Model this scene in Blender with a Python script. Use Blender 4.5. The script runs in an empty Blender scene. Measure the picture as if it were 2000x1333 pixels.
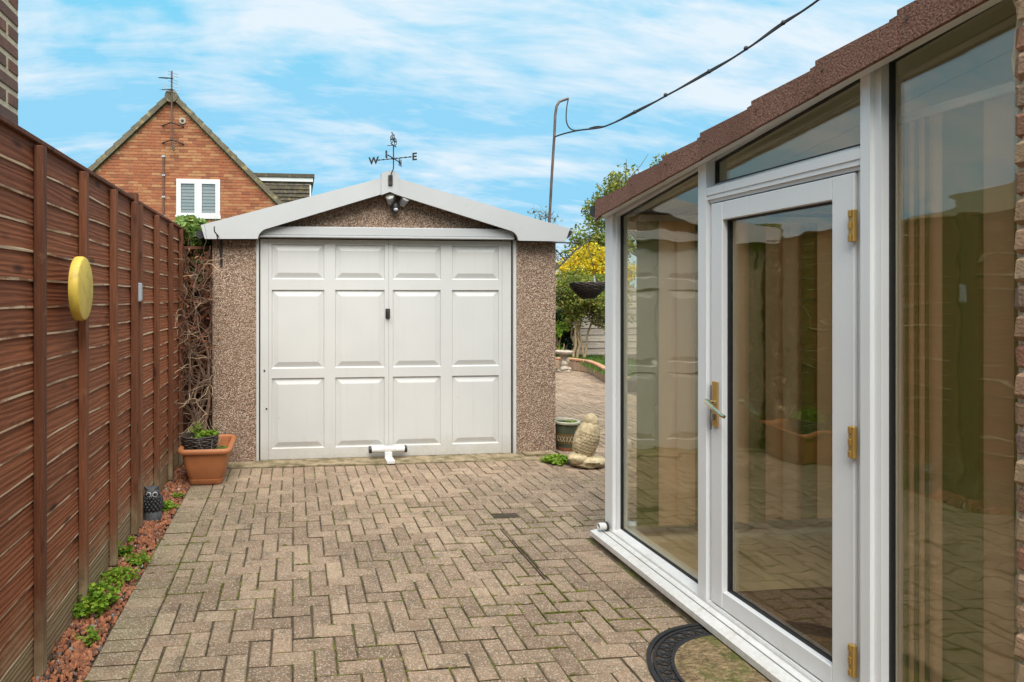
import bpy, math, random
from mathutils import Vector, Matrix, Euler, noise
R = math.radians
sc = bpy.context.scene
col = sc.collection

# ------------------------------------------------------------------ camera
CAM_H = 1.46
cd = bpy.data.cameras.new("camera")
cam = bpy.data.objects.new("camera", cd)
col.objects.link(cam)
cam.location = (0, 0, CAM_H)
cam.rotation_euler = (R(90), 0, R(-6))
cd.sensor_width = 36
cd.lens = 1155 / 2000 * 36
cd.shift_x = 304 / 2000
cd.shift_y = -86.5 / 2000
cd.clip_start = 0.05
cd.clip_end = 2000
sc.camera = cam

# ------------------------------------------------------------------ world, sun, exposure
SUN_EL, SUN_AZ = 58, 182        # compass style: 0 = +Y, clockwise; the sun stands behind the camera
w = bpy.data.worlds.new("World")
sc.world = w
w.use_nodes = True
nt = w.node_tree
nt.nodes.clear()
def wn(t, **k):
    n = nt.nodes.new(t)
    for a, b in k.items():
        setattr(n, a, b)
    return n
def wl(a, b):
    nt.links.new(a, b)
out = wn('ShaderNodeOutputWorld')
bg = wn('ShaderNodeBackground')
bg.inputs['Strength'].default_value = 0.10
sky = wn('ShaderNodeTexSky', sky_type='NISHITA')
sky.sun_disc = False
sky.sun_elevation = R(SUN_EL)
sky.sun_rotation = R(SUN_AZ)
sky.air_density = 1.0
sky.dust_density = 0.6
sky.ozone_density = 1.0
tint = wn('ShaderNodeMix', data_type='RGBA', blend_type='MULTIPLY')
tint.inputs[0].default_value = 1.0
tint.inputs[7].default_value = (0.75, 1.60, 1.35, 1)
wl(sky.outputs[0], tint.inputs[6])
tc = wn('ShaderNodeTexCoord')
sep = wn('ShaderNodeSeparateXYZ')
wl(tc.outputs['Generated'], sep.inputs[0])
def wm(op, a, b):
    n = wn('ShaderNodeMath', operation=op)
    for i, v in enumerate((a, b)):
        if isinstance(v, (int, float)):
            n.inputs[i].default_value = v
        else:
            wl(v, n.inputs[i])
    return n.outputs[0]
zz = wm('ADD', wm('MAXIMUM', sep.outputs[2], 0.0), 0.34)
comb = wn('ShaderNodeCombineXYZ')
wl(wm('DIVIDE', sep.outputs[0], zz), comb.inputs[0])
wl(wm('DIVIDE', sep.outputs[1], zz), comb.inputs[1])
mp = wn('ShaderNodeMapping')
mp.inputs['Rotation'].default_value = (0, 0, R(-20))
mp.inputs['Scale'].default_value = (0.9, 1.7, 1)
mp.inputs['Location'].default_value = (1.7, 0.35, 0)
wl(comb.outputs[0], mp.inputs[0])
n1 = wn('ShaderNodeTexNoise')
n1.inputs['Scale'].default_value = 1.15
n1.inputs['Detail'].default_value = 7
n1.inputs['Roughness'].default_value = 0.58
n1.inputs['Distortion'].default_value = 0.7
wl(mp.outputs[0], n1.inputs['Vector'])
mp2 = wn('ShaderNodeMapping')
mp2.inputs['Rotation'].default_value = (0, 0, R(-26))
mp2.inputs['Scale'].default_value = (1.3, 4.4, 1)
wl(comb.outputs[0], mp2.inputs[0])
n2 = wn('ShaderNodeTexNoise')
n2.inputs['Scale'].default_value = 1.6
n2.inputs['Detail'].default_value = 5
n2.inputs['Roughness'].default_value = 0.66
n2.inputs['Distortion'].default_value = 0.4
wl(mp2.outputs[0], n2.inputs['Vector'])
mp3 = wn('ShaderNodeMapping')
mp3.inputs['Rotation'].default_value = (0, 0, R(-15))
mp3.inputs['Scale'].default_value = (3.6, 11, 1)
wl(comb.outputs[0], mp3.inputs[0])
n3 = wn('ShaderNodeTexNoise')
n3.inputs['Scale'].default_value = 1.6
n3.inputs['Detail'].default_value = 6
n3.inputs['Distortion'].default_value = 0.6
wl(mp3.outputs[0], n3.inputs['Vector'])
cov = wm('ADD', wm('ADD', wm('MULTIPLY', n1.outputs[0], 0.50), wm('MULTIPLY', n2.outputs[0], 0.36)), wm('MULTIPLY', n3.outputs[0], 0.14))
ramp = wn('ShaderNodeValToRGB')
ramp.color_ramp.elements[0].position = 0.445
ramp.color_ramp.elements[0].color = (0.06, 0.06, 0.06, 1)
ramp.color_ramp.elements[1].position = 0.585
ramp.color_ramp.elements[1].color = (0.97, 0.97, 0.97, 1)
wl(cov, ramp.inputs[0])
cl = wn('ShaderNodeMix', data_type='RGBA')
cl.inputs[7].default_value = (3.95, 4.45, 4.85, 1)
wl(ramp.outputs[0], cl.inputs[0])
dk = wn('ShaderNodeMix', data_type='RGBA', blend_type='DARKEN')
dk.inputs[0].default_value = 1.0
dk.inputs[7].default_value = (1.30, 3.25, 4.6, 1)
wl(tint.outputs[2], dk.inputs[6])
wl(dk.outputs[2], cl.inputs[6])
wl(cl.outputs[2], bg.inputs['Color'])
wl(bg.outputs[0], out.inputs[0])

sd = bpy.data.lights.new("sun", 'SUN')
sd.energy = 3.9
sd.angle = R(62)
sd.color = (1.0, 0.95, 0.87)
sun = bpy.data.objects.new("sun", sd)
col.objects.link(sun)
sun.location = (0, -6, 12)
sun.rotation_euler = Euler((R(90 - SUN_EL), 0, R(180 - SUN_AZ)), 'XYZ')

sc.view_settings.view_transform = 'Standard'
sc.view_settings.look = 'None'
sc.view_settings.gamma = 1
sc.view_settings.exposure = 1.04
sc.cycles.max_bounces = 10
sc.cycles.transparent_max_bounces = 16
sc.cycles.caustics_reflective = False
sc.cycles.caustics_refractive = False

# ------------------------------------------------------------------ helpers
def chain(o):
    v = Vector((0, 0, 0))
    while o is not None:
        v += o.location
        o = o.parent
    return v
def tag(o, label=None, cat=None, group=None, kind=None):
    if label: o['label'] = label
    if cat: o['category'] = cat
    if group: o['group'] = group
    if kind: o['kind'] = kind
    return o
def thing(name, loc, label, cat, group=None):
    o = bpy.data.objects.new(name, None)
    o.empty_display_size = 0.05
    o.location = loc
    col.objects.link(o)
    return tag(o, label, cat, group)
class MB:
    """collects faces in world coordinates; build() links them as one mesh object"""
    def __init__(s):
        s.v = []; s.f = []; s.m = []
    def add(s, vs, fs, m=0):
        b = len(s.v)
        s.v += [tuple(p) for p in vs]
        for f in fs:
            s.f.append(tuple(i + b for i in f)); s.m.append(m)
        return s
    def box(s, x0, x1, y0, y1, z0, z1, m=0):
        return s.add([(x0,y0,z0),(x1,y0,z0),(x1,y1,z0),(x0,y1,z0),(x0,y0,z1),(x1,y0,z1),(x1,y1,z1),(x0,y1,z1)],
              [(0,3,2,1),(4,5,6,7),(0,1,5,4),(1,2,6,5),(2,3,7,6),(3,0,4,7)], m)
    def bevbox(s, x0, x1, y0, y1, z0, z1, b=0.004, m=0):
        vs = []
        for z, i in ((z0, b), (z0 + b, 0), (z1 - b, 0), (z1, b)):
            if i:
                vs += [(x0+i,y0+i,z),(x1-i,y0+i,z),(x1-i,y1-i,z),(x0+i,y1-i,z)]
            else:
                vs += [(x0+b,y0,z),(x1-b,y0,z),(x1,y0+b,z),(x1,y1-b,z),(x1-b,y1,z),(x0+b,y1,z),(x0,y1-b,z),(x0,y0+b,z)]
        fs = [(3,2,1,0),(20,21,22,23)]
        for k in range(8):
            fs.append((4+k, 4+(k+1)%8, 12+(k+1)%8, 12+k))
        c = [(0,1),(1,2),(2,3),(3,0)]
        e = [(0,1),(2,3),(4,5),(6,7)]
        for (a, d), (p, q) in zip(c, e):
            fs.append((a, d, 4+q, 4+p)); fs.append((12+p, 12+q, 20+d, 20+a))
        for k, (p, q) in enumerate([(1,2),(3,4),(5,6),(7,0)]):
            n = (k+1) % 4
            fs.append((n, 4+q, 4+p)); fs.append((20+n, 12+p, 12+q))
        return s.add(vs, fs, m)
    def prism(s, poly, axis, a, b, m=0):
        """poly: list of 2-D points; axis 'y' -> (x,z), 'x' -> (y,z), 'z' -> (x,y)"""
        def P(p, d):
            return {'y': (p[0], d, p[1]), 'x': (d, p[0], p[1]), 'z': (p[0], p[1], d)}[axis]
        n = len(poly)
        vs = [P(p, a) for p in poly] + [P(p, b) for p in poly]
        fs = [tuple(range(n)), tuple(range(2*n-1, n-1, -1))]
        fs += [(i, n+i, n+(i+1)%n, (i+1)%n) for i in range(n)]
        return s.add(vs, fs, m)
    def tube(s, pts, r, n=8, m=0, cap=True):
        pts = [Vector(p) for p in pts]
        k = len(pts)
        rs = r if isinstance(r, (list, tuple)) else [r]*k
        t0 = (pts[1]-pts[0]).normalized()
        up = Vector((0,0,1)) if abs(t0.z) < .9 else Vector((1,0,0))
        a = t0.cross(up).normalized()
        vs = []
        for i, p in enumerate(pts):
            t = (pts[min(i+1,k-1)]-pts[max(i-1,0)])
            if t.length < 1e-9: t = t0
            t = t.normalized()
            a = (a - t*a.dot(t))
            if a.length < 1e-6: a = t.orthogonal()
            a.normalize()
            b = t.cross(a)
            for j in range(n):
                q = 2*math.pi*j/n
                vs.append(p + (a*math.cos(q)+b*math.sin(q))*rs[i])
        fs = []
        for i in range(k-1):
            for j in range(n):
                fs.append((i*n+j, i*n+(j+1)%n, (i+1)*n+(j+1)%n, (i+1)*n+j))
        if cap:
            fs.append(tuple(range(n-1,-1,-1))); fs.append(tuple((k-1)*n+j for j in range(n)))
        return s.add(vs, fs, m)
    def lathe(s, prof, c, n=24, m=0, ax=None, close=True, sx=1, sy=1):
        """prof: (radius, height) list; ax: optional matrix"""
        vs = []
        for r, h in prof:
            for j in range(n):
                q = 2*math.pi*j/n
                p = Vector((r*math.cos(q)*sx, r*math.sin(q)*sy, h))
                if ax is not None: p = ax @ p
                vs.append(p + Vector(c))
        fs = []
        for i in range(len(prof)-1):
            for j in range(n):
                fs.append((i*n+j, i*n+(j+1)%n, (i+1)*n+(j+1)%n, (i+1)*n+j))
        if close:
            fs.append(tuple(range(n-1,-1,-1))); fs.append(tuple((len(prof)-1)*n+j for j in range(n)))
        return s.add(vs, fs, m)
    def blob(s, c, r, n=14, k=9, m=0, rot=None, amp=0, fr=3, seed=0):
        vs = []; c = Vector(c)
        for i in range(1, k):
            th = math.pi*i/k
            for j in range(n):
                q = 2*math.pi*j/n
                vs.append(Vector((math.sin(th)*math.cos(q), math.sin(th)*math.sin(q), -math.cos(th))))
        vs += [Vector((0,0,-1)), Vector((0,0,1))]
        res = []
        for p in vs:
            d = 1 + amp*noise.noise(p*fr + Vector((seed, seed*1.7, 0)))
            p = Vector((p.x*r[0], p.y*r[1], p.z*r[2]))*d
            if rot is not None: p = rot @ p
            res.append(p + c)
        fs = []
        for i in range(k-2):
            for j in range(n):
                fs.append((i*n+j, i*n+(j+1)%n, (i+1)*n+(j+1)%n, (i+1)*n+j))
        b = (k-1)*n
        for j in range(n):
            fs.append((b, (j+1)%n, j)); fs.append((b+1, (k-2)*n+j, (k-2)*n+(j+1)%n))
        return s.add(res, fs, m)
    def mesh(s, name, mats, off=Vector((0,0,0)), smooth=False):
        me = bpy.data.meshes.new(name)
        me.from_pydata([(p[0]-off[0], p[1]-off[1], p[2]-off[2]) for p in s.v], [], s.f)
        for m in (mats if isinstance(mats, (list, tuple)) else [mats]):
            me.materials.append(m)
        me.polygons.foreach_set('material_index', s.m)
        if smooth:
            me.polygons.foreach_set('use_smooth', [True]*len(s.f))
            if smooth != 'all':
                me.set_sharp_from_angle(angle=R(38))
        me.update()
        return me
    def build(s, name, mats, parent=None, smooth=False, base=None):
        off = chain(parent) if parent is not None else Vector(base if base is not None else (0,0,0))
        o = bpy.data.objects.new(name, s.mesh(name, mats, off, smooth))
        if parent is not None: o.parent = parent
        else: o.location = off
        col.objects.link(o)
        return o
def inst(name, me, parent, loc, rot=(0,0,0), scale=None):
    o = bpy.data.objects.new(name, me)
    o.parent = parent
    o.location = Vector(loc) - chain(parent)
    o.rotation_euler = rot
    if scale: o.scale = scale
    col.objects.link(o)
    return o

# ------------------------------------------------------------------ materials
def newmat(name):
    m = bpy.data.materials.new(name)
    m.use_nodes = True
    return m, m.node_tree, m.node_tree.nodes['Principled BSDF']
def c4(c): return (c[0], c[1], c[2], 1)
class N:
    def __init__(s, t): s.t = t
    def n(s, typ, **k):
        x = s.t.nodes.new(typ)
        for a, b in k.items(): setattr(x, a, b)
        return x
    def l(s, a, b): s.t.links.new(a, b)
    def math(s, op, a, b=0.0, clamp=False):
        x = s.n('ShaderNodeMath', operation=op); x.use_clamp = clamp
        for i, v in enumerate((a, b)):
            if isinstance(v, (int, float)): x.inputs[i].default_value = v
            else: s.l(v, x.inputs[i])
        return x.outputs[0]
    def mix(s, fac, a, b, mode='MIX'):
        x = s.n('ShaderNodeMix', data_type='RGBA', blend_type=mode)
        for i, v in ((0, fac), (6, a), (7, b)):
            if isinstance(v, (int, float)): x.inputs[i].default_value = v
            elif isinstance(v, (tuple, list)): x.inputs[i].default_value = c4(v)
            else: s.l(v, x.inputs[i])
        return x.outputs[2]
    def noise(s, vec, scale, detail=4, rough=.55, dist=0):
        x = s.n('ShaderNodeTexNoise')
        x.inputs['Scale'].default_value = scale
        x.inputs['Detail'].default_value = detail
        x.inputs['Roughness'].default_value = rough
        x.inputs['Distortion'].default_value = dist
        s.l(vec, x.inputs['Vector'])
        return x.outputs[0]
    def ramp(s, v, p0, p1, a=0.0, b=1.0):
        x = s.n('ShaderNodeMapRange')
        x.inputs[1].default_value = p0; x.inputs[2].default_value = p1
        x.inputs[3].default_value = a; x.inputs[4].default_value = b
        s.l(v, x.inputs[0])
        return x.outputs[0]
    def bump(s, h, strength, dist, bsdf, prev=None):
        x = s.n('ShaderNodeBump')
        x.inputs['Strength'].default_value = strength
        x.inputs['Distance'].default_value = dist
        s.l(h, x.inputs['Height'])
        if prev is not None: s.l(prev, x.inputs['Normal'])
        s.l(x.outputs[0], bsdf.inputs['Normal'])
        return x.outputs[0]
    def pos(s, scale=(1,1,1), src='world', rand=False):
        """world position (or object coordinates), scaled"""
        if src == 'world':
            v = s.n('ShaderNodeNewGeometry').outputs['Position']
        else:
            v = s.n('ShaderNodeTexCoord').outputs['Object']
        mpn = s.n('ShaderNodeMapping')
        mpn.inputs['Scale'].default_value = scale
        s.l(v, mpn.inputs[0])
        o = mpn.outputs[0]
        if rand:
            a = s.n('ShaderNodeVectorMath', operation='ADD')
            s.l(o, a.inputs[0])
            cb = s.n('ShaderNodeCombineXYZ')
            s.l(s.math('MULTIPLY', s.rnd(), 61.0), cb.inputs[0])
            s.l(s.math('MULTIPLY', s.rnd(), 37.0), cb.inputs[2])
            s.l(cb.outputs[0], a.inputs[1])
            o = a.outputs[0]
        return o
    def rnd(s):
        a = s.n('ShaderNodeObjectInfo').outputs['Random']
        b = s.n('ShaderNodeNewGeometry').outputs['Random Per Island']
        return s.math('FRACT', s.math('ADD', s.math('MULTIPLY', a, 7.31), b))
def grimy(name, c, rough, z0, z1, dirtc=(.33,.27,.18), amount=.6, streak=.25):
    """white coating with rain streaks and splash marks over its lowest part"""
    m, t, b = newmat(name); k = N(t)
    p = k.pos(); q = k.pos((26,26,1.1))
    cc = k.mix(k.ramp(k.noise(p, 2.5, 4), .3, .7), tuple(x*.97 for x in c), tuple(min(1,x*1.03) for x in c))
    cc = k.mix(k.ramp(k.noise(q, 1, 5, .6), .56, .82, 0, streak), cc, tuple(x*.62 for x in c))
    gz = k.n('ShaderNodeSeparateXYZ'); k.l(p, gz.inputs[0])
    f = k.math('ADD', gz.outputs[2], k.math('MULTIPLY', k.math('SUBTRACT', k.noise(p, 7, 7, .7), .5), (z1-z0)*1.7))
    spk = k.ramp(k.noise(p, 60, 4, .7), .35, .65, .35, 1)
    cc = k.mix(k.math('MULTIPLY', k.ramp(f, z1, z0, 0, amount), spk), cc, dirtc)
    cc = k.mix(k.ramp(k.noise(p, 11, 7, .75), .66, .78, 0, .5), cc, dirtc)
    k.l(cc, b.inputs['Base Color'])
    b.inputs['Roughness'].default_value = rough
    k.bump(k.noise(p, 3.0, 3), .08, .01, b)
    return m
def plain(name, c, rough=.5, var=.12, scale=6, metal=0, bump=0, bscale=60, spec=.5, src='world', dirt=None, dirt_s=3, dirt_p=(.55,.75), coat=0):
    """painted / moulded surface with soft colour variation, optional dirt patches and fine relief"""
    m, t, b = newmat(name); k = N(t)
    p = k.pos(src=src)
    nz = k.noise(p, scale, 5)
    c0 = tuple(x*(1-var) for x in c); c1 = tuple(min(1, x*(1+var)) for x in c)
    cc = k.mix(k.ramp(nz, .3, .7), c0, c1)
    if dirt:
        dz = k.ramp(k.noise(p, dirt_s, 7, .65), dirt_p[0], dirt_p[1])
        cc = k.mix(k.math('MULTIPLY', dz, dirt[3] if len(dirt) > 3 else 1.0), cc, dirt[:3])
    k.l(cc, b.inputs['Base Color'])
    b.inputs['Roughness'].default_value = rough
    b.inputs['Metallic'].default_value = metal
    b.inputs['Specular IOR Level'].default_value = spec
    b.inputs['Coat Weight'].default_value = coat
    if bump:
        k.bump(k.noise(p, bscale, 4), bump, .004, b)
    return m
M = {}
# block pavers: brown-grey concrete with speckle and stains
def mk_paver():
    m, t, b = newmat('paver_concrete'); k = N(t)
    p = k.pos()
    r = k.rnd()
    base = k.mix(r, (.195,.130,.087), (.320,.225,.154))
    r2 = k.math('FRACT', k.math('MULTIPLY', r, 17.3))
    base = k.mix(k.math('MULTIPLY', k.ramp(r2, .55, 1), .5), base, (.38,.285,.19))
    big = k.noise(p, 1.7, 5)
    base = k.mix(k.ramp(big, .42, .64, 0, .7), base, (.165,.115,.078))
    st = k.ramp(k.noise(p, 8, 8, .74), .50, .68, 0, .85)
    base = k.mix(st, base, (.10,.078,.052))
    gx = k.n('ShaderNodeSeparateXYZ'); k.l(p, gx.inputs[0])
    green = k.math('MULTIPLY', k.ramp(gx.outputs[0], -.2, -.75), k.ramp(k.noise(p, 5, 5), .35, .65))
    base = k.mix(k.math('MULTIPLY', green, .55), base, (.19,.18,.10))
    vo = k.n('ShaderNodeTexVoronoi'); vo.inputs['Scale'].default_value = 210
    k.l(p, vo.inputs['Vector'])
    sep = k.n('ShaderNodeSeparateColor'); k.l(vo.outputs['Color'], sep.inputs[0])
    sp = sep.outputs[0]
    base = k.mix(k.ramp(sp, .72, 1, 0, .55), base, (.58,.50,.40))
    base = k.mix(k.ramp(sp, .22, 0, 0, .55), base, (.10,.075,.055))
    k.l(base, b.inputs['Base Color'])
    b.inputs['Roughness'].default_value = .88
    b.inputs['Specular IOR Level'].default_value = .25
    h = k.math('ADD', k.noise(p, 160, 4), k.math('MULTIPLY', k.noise(p, 22, 4), .8))
    k.bump(h, .55, .0035, b)
    return m
M['paver'] = mk_paver()
def mk_joint():
    m, t, b = newmat('joint_sand_moss'); k = N(t)
    p = k.pos()
    c = k.mix(k.ramp(k.noise(p, 30, 5), .35, .7), (.05,.036,.022), (.13,.095,.06))
    mo = k.ramp(k.noise(p, 3.2, 6, .66), .50, .64)
    g = k.mix(k.ramp(k.noise(p, 26, 3), .3, .7), (.045,.06,.008), (.15,.17,.02))
    k.l(k.mix(mo, c, g), b.inputs['Base Color'])
    b.inputs['Roughness'].default_value = 1
    k.bump(k.noise(p, 130, 4), 1, .01, b)
    return m
M['joint'] = mk_joint()
def mk_wood(name, c0, c1, c2, ax, rough=.76, scale=1.0, fade=None, patchy=None):
    """stained timber; ax = grain axis"""
    m, t, b = newmat(name); k = N(t)
    s = [26*scale]*3; s['xyz'.index(ax)] = 2.0*scale
    p = k.pos(tuple(s), rand=True)
    g = k.noise(p, 2.2, 6, .62, 1.6)
    wv = k.n('ShaderNodeTexWave', wave_type='RINGS', bands_direction='X')
    wv.inputs['Scale'].default_value = .55
    wv.inputs['Distortion'].default_value = 9
    wv.inputs['Detail'].default_value = 3
    wv.inputs['Detail Scale'].default_value = 1.2
    k.l(p, wv.inputs['Vector'])
    cc = k.mix(k.ramp(g, .3, .7), c0, c1)
    cc = k.mix(k.ramp(wv.outputs['Fac'], .45, .95, 0, .38), cc, c2)
    q = k.pos((1,1,1))
    r = k.rnd()
    kv = k.n('ShaderNodeTexVoronoi'); kv.inputs['Scale'].default_value = 1.0
    kv.inputs['Randomness'].default_value = 1.0
    ks = [9.0]*3; ks['xyz'.index(ax)] = 3.4
    k.l(k.pos(tuple(ks), rand=True), kv.inputs['Vector'])
    knot = k.ramp(kv.outputs['Distance'], .20, .07, 0, .85)
    cc = k.mix(knot, cc, tuple(x*.35 for x in c2))
    cc = k.mix(.55, cc, k.mix(r, (.30,.30,.30), (.78,.74,.70)), 'SOFT_LIGHT')
    cc = k.mix(k.ramp(k.noise(q, 5.2, 7, .75), .60, .78, 0, .6), cc, (.40,.23,.13))
    if patchy:
        cc = k.mix(k.ramp(k.noise(q, 7, 5, .6), .50, .60, 0, .8), cc, patchy)
    if fade:
        gz = k.n('ShaderNodeSeparateXYZ'); k.l(q, gz.inputs[0])
        f = k.math('ADD', gz.outputs[2], k.math('MULTIPLY', k.math('SUBTRACT', k.noise(q, 5, 6, .65), .5), .55))
        cc = k.mix(k.ramp(f, .36, .02, 0, .85), cc, k.mix(k.ramp(k.noise(q, 14, 4), .35, .65), (.20,.155,.085), (.34,.27,.17)))
    k.l(cc, b.inputs['Base Color'])
    b.inputs['Roughness'].default_value = rough
    b.inputs['Specular IOR Level'].default_value = .3
    k.bump(k.math('ADD', k.math('MULTIPLY', g, .8), k.math('MULTIPLY', wv.outputs['Fac'], .7)), .6, .004, b)
    return m
M['fence'] = mk_wood('stained_fence_board', (.190,.058,.025), (.285,.097,.043), (.115,.037,.017), 'y', fade=True)
M['batten'] = mk_wood('stained_batten', (.125,.044,.021), (.20,.074,.036), (.08,.029,.014), 'z', fade=True)
M['worn'] = mk_wood('bare_worn_edge', (.50,.34,.22), (.70,.54,.39), (.34,.21,.12), 'y', patchy=(.24,.085,.04))
M['gravelboard'] = mk_wood('weathered_gravel_board', (.23,.155,.085), (.33,.245,.15), (.15,.095,.05), 'y')
M['greywood'] = mk_wood('grey_weathered_board', (.20,.17,.14), (.34,.30,.25), (.13,.11,.09), 'x')
M['trellis'] = mk_wood('dark_trellis_lath', (.085,.032,.016), (.15,.06,.03), (.05,.02,.012), 'z')
def mk_pebble(name):
    m, t, b = newmat(name); k = N(t)
    p = k.pos()
    vo = k.n('ShaderNodeTexVoronoi'); vo.inputs['Scale'].default_value = 118
    k.l(p, vo.inputs['Vector'])
    sp = k.n('ShaderNodeSeparateColor'); k.l(vo.outputs['Color'], sp.inputs[0])
    cr = k.n('ShaderNodeValToRGB')
    e = cr.color_ramp.elements
    e[0].position = 0; e[0].color = (.11,.062,.042,1)
    e[1].position = 1; e[1].color = (.74,.61,.49,1)
    for ps, cc in ((.25,(.27,.16,.108,1)),(.5,(.42,.275,.195,1)),(.78,(.53,.385,.285,1))):
        x = e.new(ps); x.color = cc
    k.l(sp.outputs[0], cr.inputs[0])
    cc = k.mix(k.ramp(vo.outputs['Distance'], .35, .75, 0, .8), cr.outputs[0], (.085,.055,.038))
    cc = k.mix(k.ramp(k.noise(p, 2.2, 5), .45, .75, 0, .4), cc, (.26,.185,.12))
    cc = k.mix(k.ramp(k.noise(k.pos((9,9,.9)), 1, 6, .65), .52, .75, 0, .5), cc, (.17,.115,.075))
    cc = k.mix(k.ramp(k.noise(p, 13, 6, .7), .66, .74, 0, .7), cc, (.55,.50,.44))
    k.l(cc, b.inputs['Base Color'])
    b.inputs['Roughness'].default_value = .8
    k.bump(k.math('SUBTRACT', 1.0, vo.outputs['Distance']), .9, .006, b)
    return m
M['pebble'] = mk_pebble('exposed_aggregate_panel')
M['garagewhite'] = grimy('aged_white_door_paint', (.545,.545,.535), .42, -.02, .20, amount=.5, streak=.16)
M['fascia'] = plain('grey_white_fascia_plastic', (.43,.44,.45), .45, .03, 3, dirt=(.34,.32,.28,.35), dirt_s=7, dirt_p=(.58,.8))
M['upvc'] = grimy('white_frame_coating', (.72,.73,.74), .34, .02, .13, amount=.55, streak=.18)
M['rubber'] = plain('black_rubber', (.018,.018,.02), .55, .2, 30)
M['iron'] = plain('black_iron', (.022,.019,.018), .5, .3, 40, bump=.3)
M['rust'] = plain('rusty_galvanised_pole', (.12,.082,.068), .55, .35, 14, metal=.3, bump=.3)
M['cable'] = plain('black_cable_sheath', (.032,.033,.035), .6, .2, 20)
M['concrete'] = plain('mossy_concrete', (.26,.20,.125), .92, .2, 14, bump=.8, bscale=80, dirt=(.085,.07,.025,.9), dirt_s=9, dirt_p=(.43,.62))
M['terracotta'] = plain('terracotta_plastic', (.40,.145,.055), .55, .10, 7, dirt=(.30,.16,.09,.6), dirt_s=6)
M['soil'] = plain('dark_soil', (.05,.035,.022), 1, .4, 40, bump=1, bscale=90)
M['lawn'] = plain('rough_grass', (.06,.10,.025), 1, .35, 8, bump=1, bscale=60)
M['yellow'] = plain('faded_yellow_plastic', (.66,.47,.07), .55, .10, 9, dirt=(.30,.20,.06,.75), dirt_s=16, dirt_p=(.52,.72), bump=.2)
M['greyplastic'] = plain('grey_plastic', (.42,.43,.46), .4, .05)
M['wicker'] = plain('dark_wicker', (.055,.042,.036), .7, .5, 50, bump=.5)
M['owl'] = plain('black_painted_cast', (.024,.024,.027), .5, .5, 30, bump=1, bscale=110)
M['owlgrey'] = plain('grey_painted_cast', (.10,.10,.11), .6, .35, 40, bump=1, bscale=110, dirt=(.04,.04,.045,.8), dirt_s=20, dirt_p=(.45,.6))
M['owlwhite'] = plain('chipped_white_paint', (.45,.47,.48), .6, .3, 60)
M['stone'] = plain('yellowed_reconstituted_stone', (.52,.42,.26), .92, .2, 16, bump=1, bscale=60, dirt=(.20,.155,.08,.85), dirt_s=15, dirt_p=(.44,.66))
M['greystone'] = plain('grey_garden_stone', (.36,.30,.235), .92, .25, 16, bump=.9, bscale=60, dirt=(.13,.10,.07,.8), dirt_s=9, dirt_p=(.5,.7))
M['potgreen'] = plain('green_glaze', (.075,.085,.055), .25, .25, 8)
M['potbrown'] = plain('ochre_glaze', (.20,.115,.04), .3, .25, 8)
M['potrim'] = plain('pale_rim_glaze', (.42,.40,.30), .35, .2, 12)
M['potred'] = plain('bare_clay', (.28,.10,.05), .8, .2, 12)
def mk_metal(name, c, rough):
    m, t, b = newmat(name); k = N(t)
    p = k.pos()
    k.l(k.mix(k.ramp(k.noise(p, 30, 4), .3, .7), tuple(x*.8 for x in c), c), b.inputs['Base Color'])
    b.inputs['Metallic'].default_value = 1
    b.inputs['Roughness'].default_value = rough
    return m
M['brass'] = plain('satin_brass', (.46,.29,.085), .38, .08, 30, metal=.5)
M['palebrass'] = mk_metal('polished_pale_brass', (.85,.74,.50), .18)
M['steel'] = mk_metal('dull_steel', (.45,.46,.48), .35)
def mk_fabric(name, c, tr=.62):
    m = plain(name, c, .9, .05, 20, bump=.3, bscale=260)
    t = m.node_tree; k = N(t)
    tl = k.n('ShaderNodeBsdfTranslucent'); tl.inputs[0].default_value = c4(c)
    mx = k.n('ShaderNodeMixShader'); mx.inputs[0].default_value = tr
    k.l(t.nodes['Principled BSDF'].outputs[0], mx.inputs[1]); k.l(tl.outputs[0], mx.inputs[2])
    k.l(mx.outputs[0], t.nodes['Material Output'].inputs[0])
    return m
M['beige'] = mk_fabric('beige_blind_fabric', (.88,.71,.52), .68)
M['green'] = mk_fabric('green_blind_fabric', (.37,.40,.14), .68)
M['carpet'] = plain('beige_floor', (.52,.40,.25), .9, .12, 9, bump=.3, bscale=120)
M['darkmat'] = plain('brown_entrance_mat', (.15,.085,.055), 1, .35, 90, bump=1, bscale=160)
M['inner'] = plain('interior_board', (.70,.67,.62), .6, .05)
M['white'] = plain('white_paint', (.60,.60,.585), .5, .03)
def mk_coir():
    m, t, b = newmat('mossy_coir'); k = N(t)
    p = k.pos((1,1,1))
    q = k.pos((34,120,40))
    c = k.mix(k.ramp(k.noise(q, 1, 6, .7), .36, .64), (.085,.052,.026), (.40,.29,.155))
    c = k.mix(k.ramp(k.noise(p, 11, 7, .75), .53, .64), c, (.045,.029,.018))
    g = k.ramp(k.noise(p, 5.5, 6, .7), .50, .68, 0, .8)
    c = k.mix(g, c, (.12,.15,.022))
    k.l(c, b.inputs['Base Color']); b.inputs['Roughness'].default_value = 1
    k.bump(k.math('ADD', k.noise(q, 1, 4), k.noise(p, 40, 4)), 1, .01, b)
    return m
M['coir'] = mk_coir()
M['blindgrey'] = plain('grey_venetian_slat', (.27,.285,.28), .6, .04)
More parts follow.
